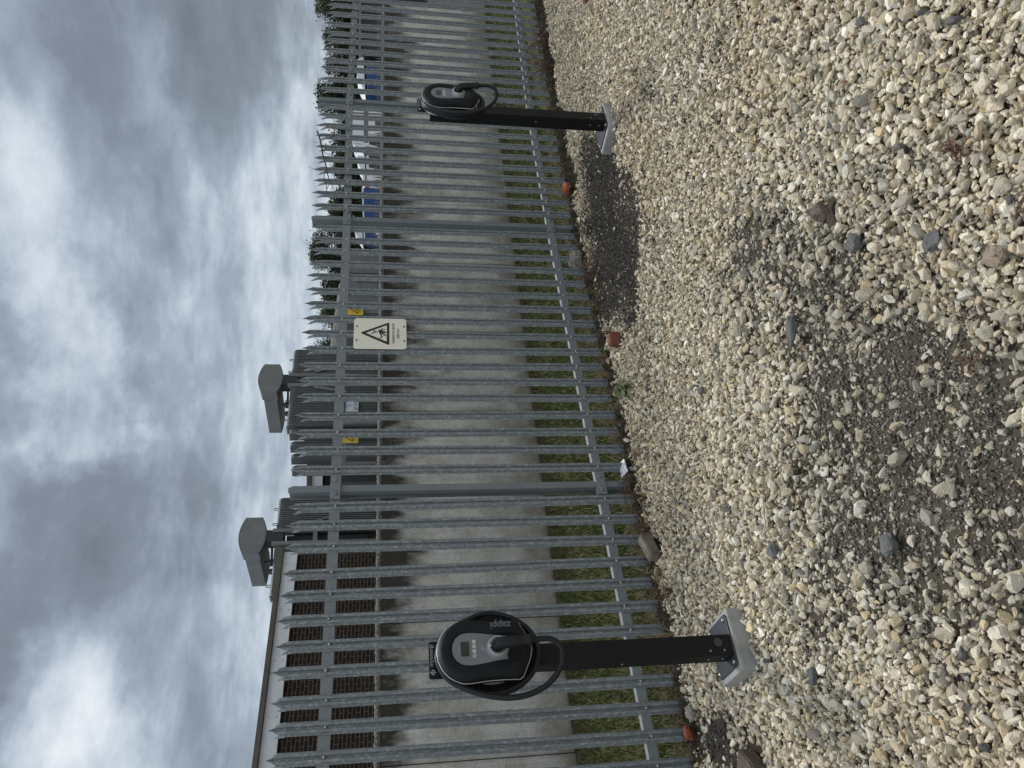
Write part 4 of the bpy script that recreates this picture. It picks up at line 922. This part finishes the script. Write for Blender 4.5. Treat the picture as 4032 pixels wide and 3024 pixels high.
# ------------------------------------------------------------------ things lying on the gravel
REDBRICK = material('red_brick_clay', [(.25, (.16, .055, .033)), (.75, (.235, .085, .050))], .95, 0, 22, 6, .35, 70)
def chunk(name, label, cat, loc, size, mat, seed, rz=0, tilt=(0, 0), npts=0, bev=.008, group=None):
    r_ = random.Random(seed); bm = bmesh.new()
    if npts:
        for k in range(npts):
            p = Vector((r_.gauss(0, 1), r_.gauss(0, 1), r_.gauss(0, 1))).normalized() * r_.uniform(.85, 1.1)
            bm.verts.new((max(-.8, min(.8, p.x)) * size[0] * .62, max(-.8, min(.8, p.y)) * size[1] * .62, max(-.7, min(.7, p.z)) * size[2] * .7))
        h = bmesh.ops.convex_hull(bm, input=bm.verts[:]); bmesh.ops.delete(bm, geom=[g for g in bm.verts if not g.link_faces], context='VERTS')
        bmesh.ops.subdivide_edges(bm, edges=bm.edges[:], cuts=2, use_grid_fill=True)
        k_ = min(size) * .045
        for q in bm.verts: q.co += Vector((r_.gauss(0, k_), r_.gauss(0, k_), r_.gauss(0, k_)))
    else:
        bmesh.ops.create_cube(bm, size=1)
        for q in bm.verts: q.co = Vector(((q.co.x + r_.uniform(-.09, .09)) * size[0], (q.co.y + r_.uniform(-.07, .07)) * size[1], (q.co.z + r_.uniform(-.06, .06)) * size[2]))
        bmesh.ops.bevel(bm, geom=bm.edges[:], offset=bev, segments=2, affect='EDGES')
        bmesh.ops.subdivide_edges(bm, edges=bm.edges[:], cuts=2)
        for q in bm.verts: q.co += q.normal * r_.uniform(-.0025, .0025) if q.normal.length else Vector()
    me = bpy.data.meshes.new(name); bm.to_mesh(me); bm.free(); me.materials.append(mat)
    o = bpy.data.objects.new(name, me); COL.objects.link(o); o.location = loc; o.rotation_euler = (tilt[0], tilt[1], rz); return tag(o, label, cat, group)
CONCRETE = material('old_concrete_lump', [(.25, (.16, .145, .12)), (.75, (.30, .275, .235))], .95, 0, 16, 7, .5, 60)
SLATE = plain('grey_slate', (.105, .105, .102), .8, 0, .2, 10, .3, 40); BROWNB = material('dirty_brown_brick', [(.3, (.085, .066, .055)), (.7, (.15, .105, .085))], .95, 0, 18, 6, .4, 70)
chunk('half_brick', 'clean red half brick lying on the gravel at the end of the dark strip', 'brick', (2.66, -.43, -.012), (.105, .06, .078), REDBRICK, 3, -.58, (.06, .04))
chunk('brick_fragment', 'broken orange brick piece against the fence foot near the farther charger', 'brick', (4.79, -.16, .0), (.13, .10, .09), material('orange_brick', [(.35, (.19, .16, .13)), (.5, (.36, .11, .045)), (.7, (.40, .13, .055))], .95, 0, 9, 5, .4, 60), 5, .5, (.3, .2), 28)
chunk('concrete_block', 'long dirty concrete block lying at the foot of the fence by a weed', 'block', (1.10, -.18, -.015), (.195, .085, .075), material('dirty_block', [(.25, (.12, .095, .075)), (.75, (.26, .215, .175))], .95, 0, 14, 7, .5, 60), 7, .35, (.1, -.08))
chunk('concrete_lump', 'rough round concrete lump wedged under the fence pales', 'stone', (3.95, -.03, .0), (.17, .14, .14), CONCRETE, 9, .4, (0, 0), 40)
chunk('rusty_fragment', 'rust red pipe fragment at the fence foot left of the nearer charger', 'fragment', (-.02, -.12, -.03), (.085, .065, .065), material('rust', [(.3, (.13, .030, .014)), (.7, (.25, .065, .030))], .85, 0, 16, 6, .4, 60), 12, .8, (.4, .2), 24)
chunk('stone', 'large pale stone leaning against the rust red fragment', 'stone', (.06, -.21, -.04), (.085, .07, .06), CONCRETE, 13, .2, (.2, 0), 30)
chunk('half_brick', 'dirty brown brick with an orange corner at the picture corner near the earth', 'brick', (-.36, -.83, -.03), (.18, .115, .08), BROWNB, 14, .9, (.05, .1))
chunk('stone', 'dark brown brick-like stone alone on the clean gravel', 'stone', (1.24, -2.79, -.025), (.085, .065, .05), BROWNB, 15, .3, (.2, .1), 30)
chunk('slate_piece', 'flat blue-grey slate piece nearest the large bare patch edge', 'slate', (.67, -3.14, -.030), (.088, .064, .03), SLATE, 16, .9, (.12, .15), 26)
chunk('slate_piece', 'dark angular slate stone sunk in the bare patch edge', 'slate', (.98, -2.86, -.035), (.085, .07, .04), SLATE, 17, .2, (.1, .2), 26)
chunk('slate_piece', 'long thin grey slate sliver between gravel and earth', 'slate', (1.02, -2.33, -.030), (.14, .05, .03), SLATE, 23, 2.4, (.05, .1), 26)
chunk('stone', 'pinkish angular stone at the near edge of the gravel', 'stone', (.44, -3.29, -.025), (.078, .058, .036), material('pink_stone', [(.3, (.20, .155, .115)), (.7, (.30, .235, .175))], .95, 0, 20, 6, .4, 60), 18, .6, (.1, .1), 26)
chunk('brick_fragment', 'tiny orange brick piece by the far trodden gravel', 'brick', (5.6, -1.55, -.03), (.10, .075, .06), REDBRICK, 19, .4, (.1, .1), 13)
for k, (x, y, sz_, lab) in enumerate([(.02, -2.36, .06, 'dark flat stone at the earth edge nearest the nearer charger'), (.36, -1.62, .065, 'dark grey stone on the clean gravel below the nearer charger'), (-.18, -1.60, .06, 'charcoal stone beside the nearer charger base')]):
    chunk('stone', lab, 'stone', (x, y, -.035), (sz_ * 1.2, sz_, sz_ * .6), SLATE, 30 + k, k, (.1, .1), 28)
wp = MB().prism([(-.12, -.030), (.11, -.042), (.135, .018), (-.09, .042)], lambda a, b: (a, b, .012 + .05 * a), lambda a, b: (a, b, .016 + .05 * a)).build('plastic_scrap', plain('white_plastic', (.80, .81, .82), .4)); wp.location = (1.76, -.05, -.015); wp.rotation_euler = (.5, .2, .7)
tag(wp, 'white plastic strip caught at the foot of the middle post', 'litter')

# ------------------------------------------------------------------ weeds, twigs, dead branch
DRYSTEM = plain('dry_brown_stem', (.105, .058, .030), .85, 0, .25, 20); REDSTEM = plain('reddish_stem', (.11, .045, .030), .8, 0, .25, 20); STRAW = plain('straw', (.24, .175, .095), .85, 0, .2, 20)
def leafmat(n, c): return plain(n, c, .6, 0, .25, 30)
GREENL = leafmat('green_weed_leaf', (.075, .095, .022)); REDL = leafmat('red_weed_leaf', (.095, .040, .024)); BROWNL = leafmat('brown_weed_leaf', (.10, .052, .026))
def weed(label, x, y, h, spread, ns, stem, leaf, nl, ls, seed, z=-.05, rnd=False):
    q = random.Random(seed); r = thing('weed', label, 'weed', (x, y, z)); m = MB(); lf = MB()
    for k in range(ns):
        a = q.uniform(0, 6.28); sp_ = spread * q.uniform(.3, 1); hh = h * q.uniform(.4, 1)
        pts = [(0, 0, 0), (math.cos(a) * sp_ * .35, math.sin(a) * sp_ * .35, hh * .6), (math.cos(a + .3) * sp_ * .75, math.sin(a + .3) * sp_ * .75, hh * .95), (math.cos(a + .5) * sp_, math.sin(a + .5) * sp_, hh)]
        sp = smooth_path(pts, 4); m.tube(sp, [.0026 * (1 - .6 * i / len(sp)) for i in range(len(sp))], 5)
        for j in range(nl):
            p = sp[q.randrange(2, len(sp))]; d = Vector((q.gauss(0, 1), q.gauss(0, 1), q.gauss(0, .5))).normalized(); u = d.cross(Vector((q.gauss(0, .3), q.gauss(0, .3), 1))).normalized(); s_ = ls * q.uniform(.5, 1.2); w_ = .42 if rnd else .22
            lf.add([p, p + d * s_ * .35 + u * s_ * w_, p + d * s_ * .8 + u * s_ * w_ * .8, p + d * s_, p + d * s_ * .8 - u * s_ * w_ * .8, p + d * s_ * .35 - u * s_ * w_], [(0, 1, 2, 3, 4, 5)])
    m.build('stem', stem, r); lf.build('leaf', leaf, r); return r
weed('green round-leaved weed growing from the gravel by the fence', 2.20, -.39, .07, .11, 11, DRYSTEM, GREENL, 4, .065, 1, rnd=True)
weed('brown dead weed between the concrete block and the nearer charger', .73, -.32, .13, .13, 16, DRYSTEM, BROWNL, 5, .018, 2)
weed('brown weed with a yellow leaf beside the concrete block', 1.22, -.20, .14, .15, 14, DRYSTEM, BROWNL, 5, .022, 3)
weed('brown dead weed at the foot of the middle fence post', 1.62, -.08, .12, .16, 16, DRYSTEM, BROWNL, 4, .018, 4)
weed('large reddish brown weed at the fence past the farther charger', 6.45, -.42, .30, .28, 22, DRYSTEM, BROWNL, 6, .030, 5)
weed('reddish weed straggling over gravel furthest along the fence', 7.0, -.45, .22, .30, 18, REDSTEM, BROWNL, 6, .030, 6)
weed('red-stemmed weed sprawling on the near gravel', .82, -3.38, .035, .09, 10, REDSTEM, REDL, 9, .016, 7)
weed('rusty dried weed in the near gravel beside the red-stemmed one', .50, -3.47, .035, .08, 9, DRYSTEM, BROWNL, 6, .012, 8)
weed('small dry weed on the gravel below the farther charger', 2.80, -2.17, .04, .06, 10, DRYSTEM, BROWNL, 5, .012, 9)
weed('dried weed in the bare earth of the large patch', .28, -3.03, .04, .08, 14, DRYSTEM, BROWNL, 4, .010, 10)
weed('pale dry grass tuft leaning on the pales behind the red half brick', 2.62, -.08, .16, .12, 9, STRAW, STRAW, 1, .02, 11)
weed('dry straw tuft against the pales near the middle post', 2.05, -.06, .15, .12, 7, STRAW, STRAW, 1, .02, 12)
q = random.Random(78)
for k in range(14):
    x_ = q.uniform(-.3, 4.4); w_ = weed('small dry grass tuft growing in the gravel along the fence foot', x_, q.uniform(-.30, -.04), q.uniform(.05, .13), q.uniform(.05, .10), 10, STRAW if k % 3 else DRYSTEM, BROWNL, 3, .018, 60 + k, z=-.06); w_['group'] = 'dry tufts along the fence foot'
q = random.Random(77)
for k in range(26):
    px_, py_ = q.uniform(-.6, 4.8), q.uniform(-3.3, -.25); a = q.uniform(0, 6.28); ln = q.uniform(.06, .22)
    pts = [(0, 0, 0), (math.cos(a) * ln * .4, math.sin(a) * ln * .4, .006), (math.cos(a + q.uniform(-.4, .4)) * ln, math.sin(a + q.uniform(-.4, .4)) * ln, .0)]
    t = MB().tube(smooth_path(pts, 4), q.uniform(.0012, .0028), 5).build('twig', DRYSTEM if k % 2 else STRAW); t.location = (px_, py_, -.030); tag(t, 'thin dry brown twig lying loose on the gravel', 'twig', 'dry twigs lying on the gravel')
br = thing('dead_branch', 'bare dead branch caught across the pale tips beyond the second post', 'branch')
m = MB().tube(smooth_path([(5.46, -.175, 2.322), (5.32, -.165, 2.285), (5.102, -.150, 2.249), (4.99, -.141, 2.22), (4.898, -.135, 2.205), (4.839, -.130, 2.191), (4.757, -.125, 2.167), (4.692, -.12, 2.142)], 4), [.009 - .00022 * k for k in range(29)], 7)
m.tube([(5.187, -.156, 2.260), (5.217, -.158, 2.231)], .004, 6).tube(smooth_path([(5.187, -.155, 2.260), (5.16, -.15, 2.229), (5.137, -.15, 2.205)], 3), .003, 6)
m.tube(smooth_path([(4.898, -.135, 2.205), (4.87, -.133, 2.228), (4.819, -.13, 2.226), (4.737, -.125, 2.206), (4.678, -.12, 2.201)], 4), .004, 6)
m.tube(smooth_path([(5.313, -.165, 2.368), (5.298, -.164, 2.335), (5.294, -.163, 2.285)], 4), .0018, 5).tube(smooth_path([(4.95, -.14, 2.37), (4.93, -.14, 2.33), (4.97, -.14, 2.22)], 4), .0018, 5).tube(smooth_path([(4.757, -.124, 2.167), (4.70, -.12, 2.19), (4.64, -.115, 2.20)], 3), .003, 5)
m.build('limb', BARK, br); MB().tube(smooth_path([(5.579, -.15, 2.20), (5.523, -.15, 2.165), (5.466, -.145, 2.172), (5.423, -.14, 2.205)], 5), .006, 6).build('bent_stem', STRAW, br)
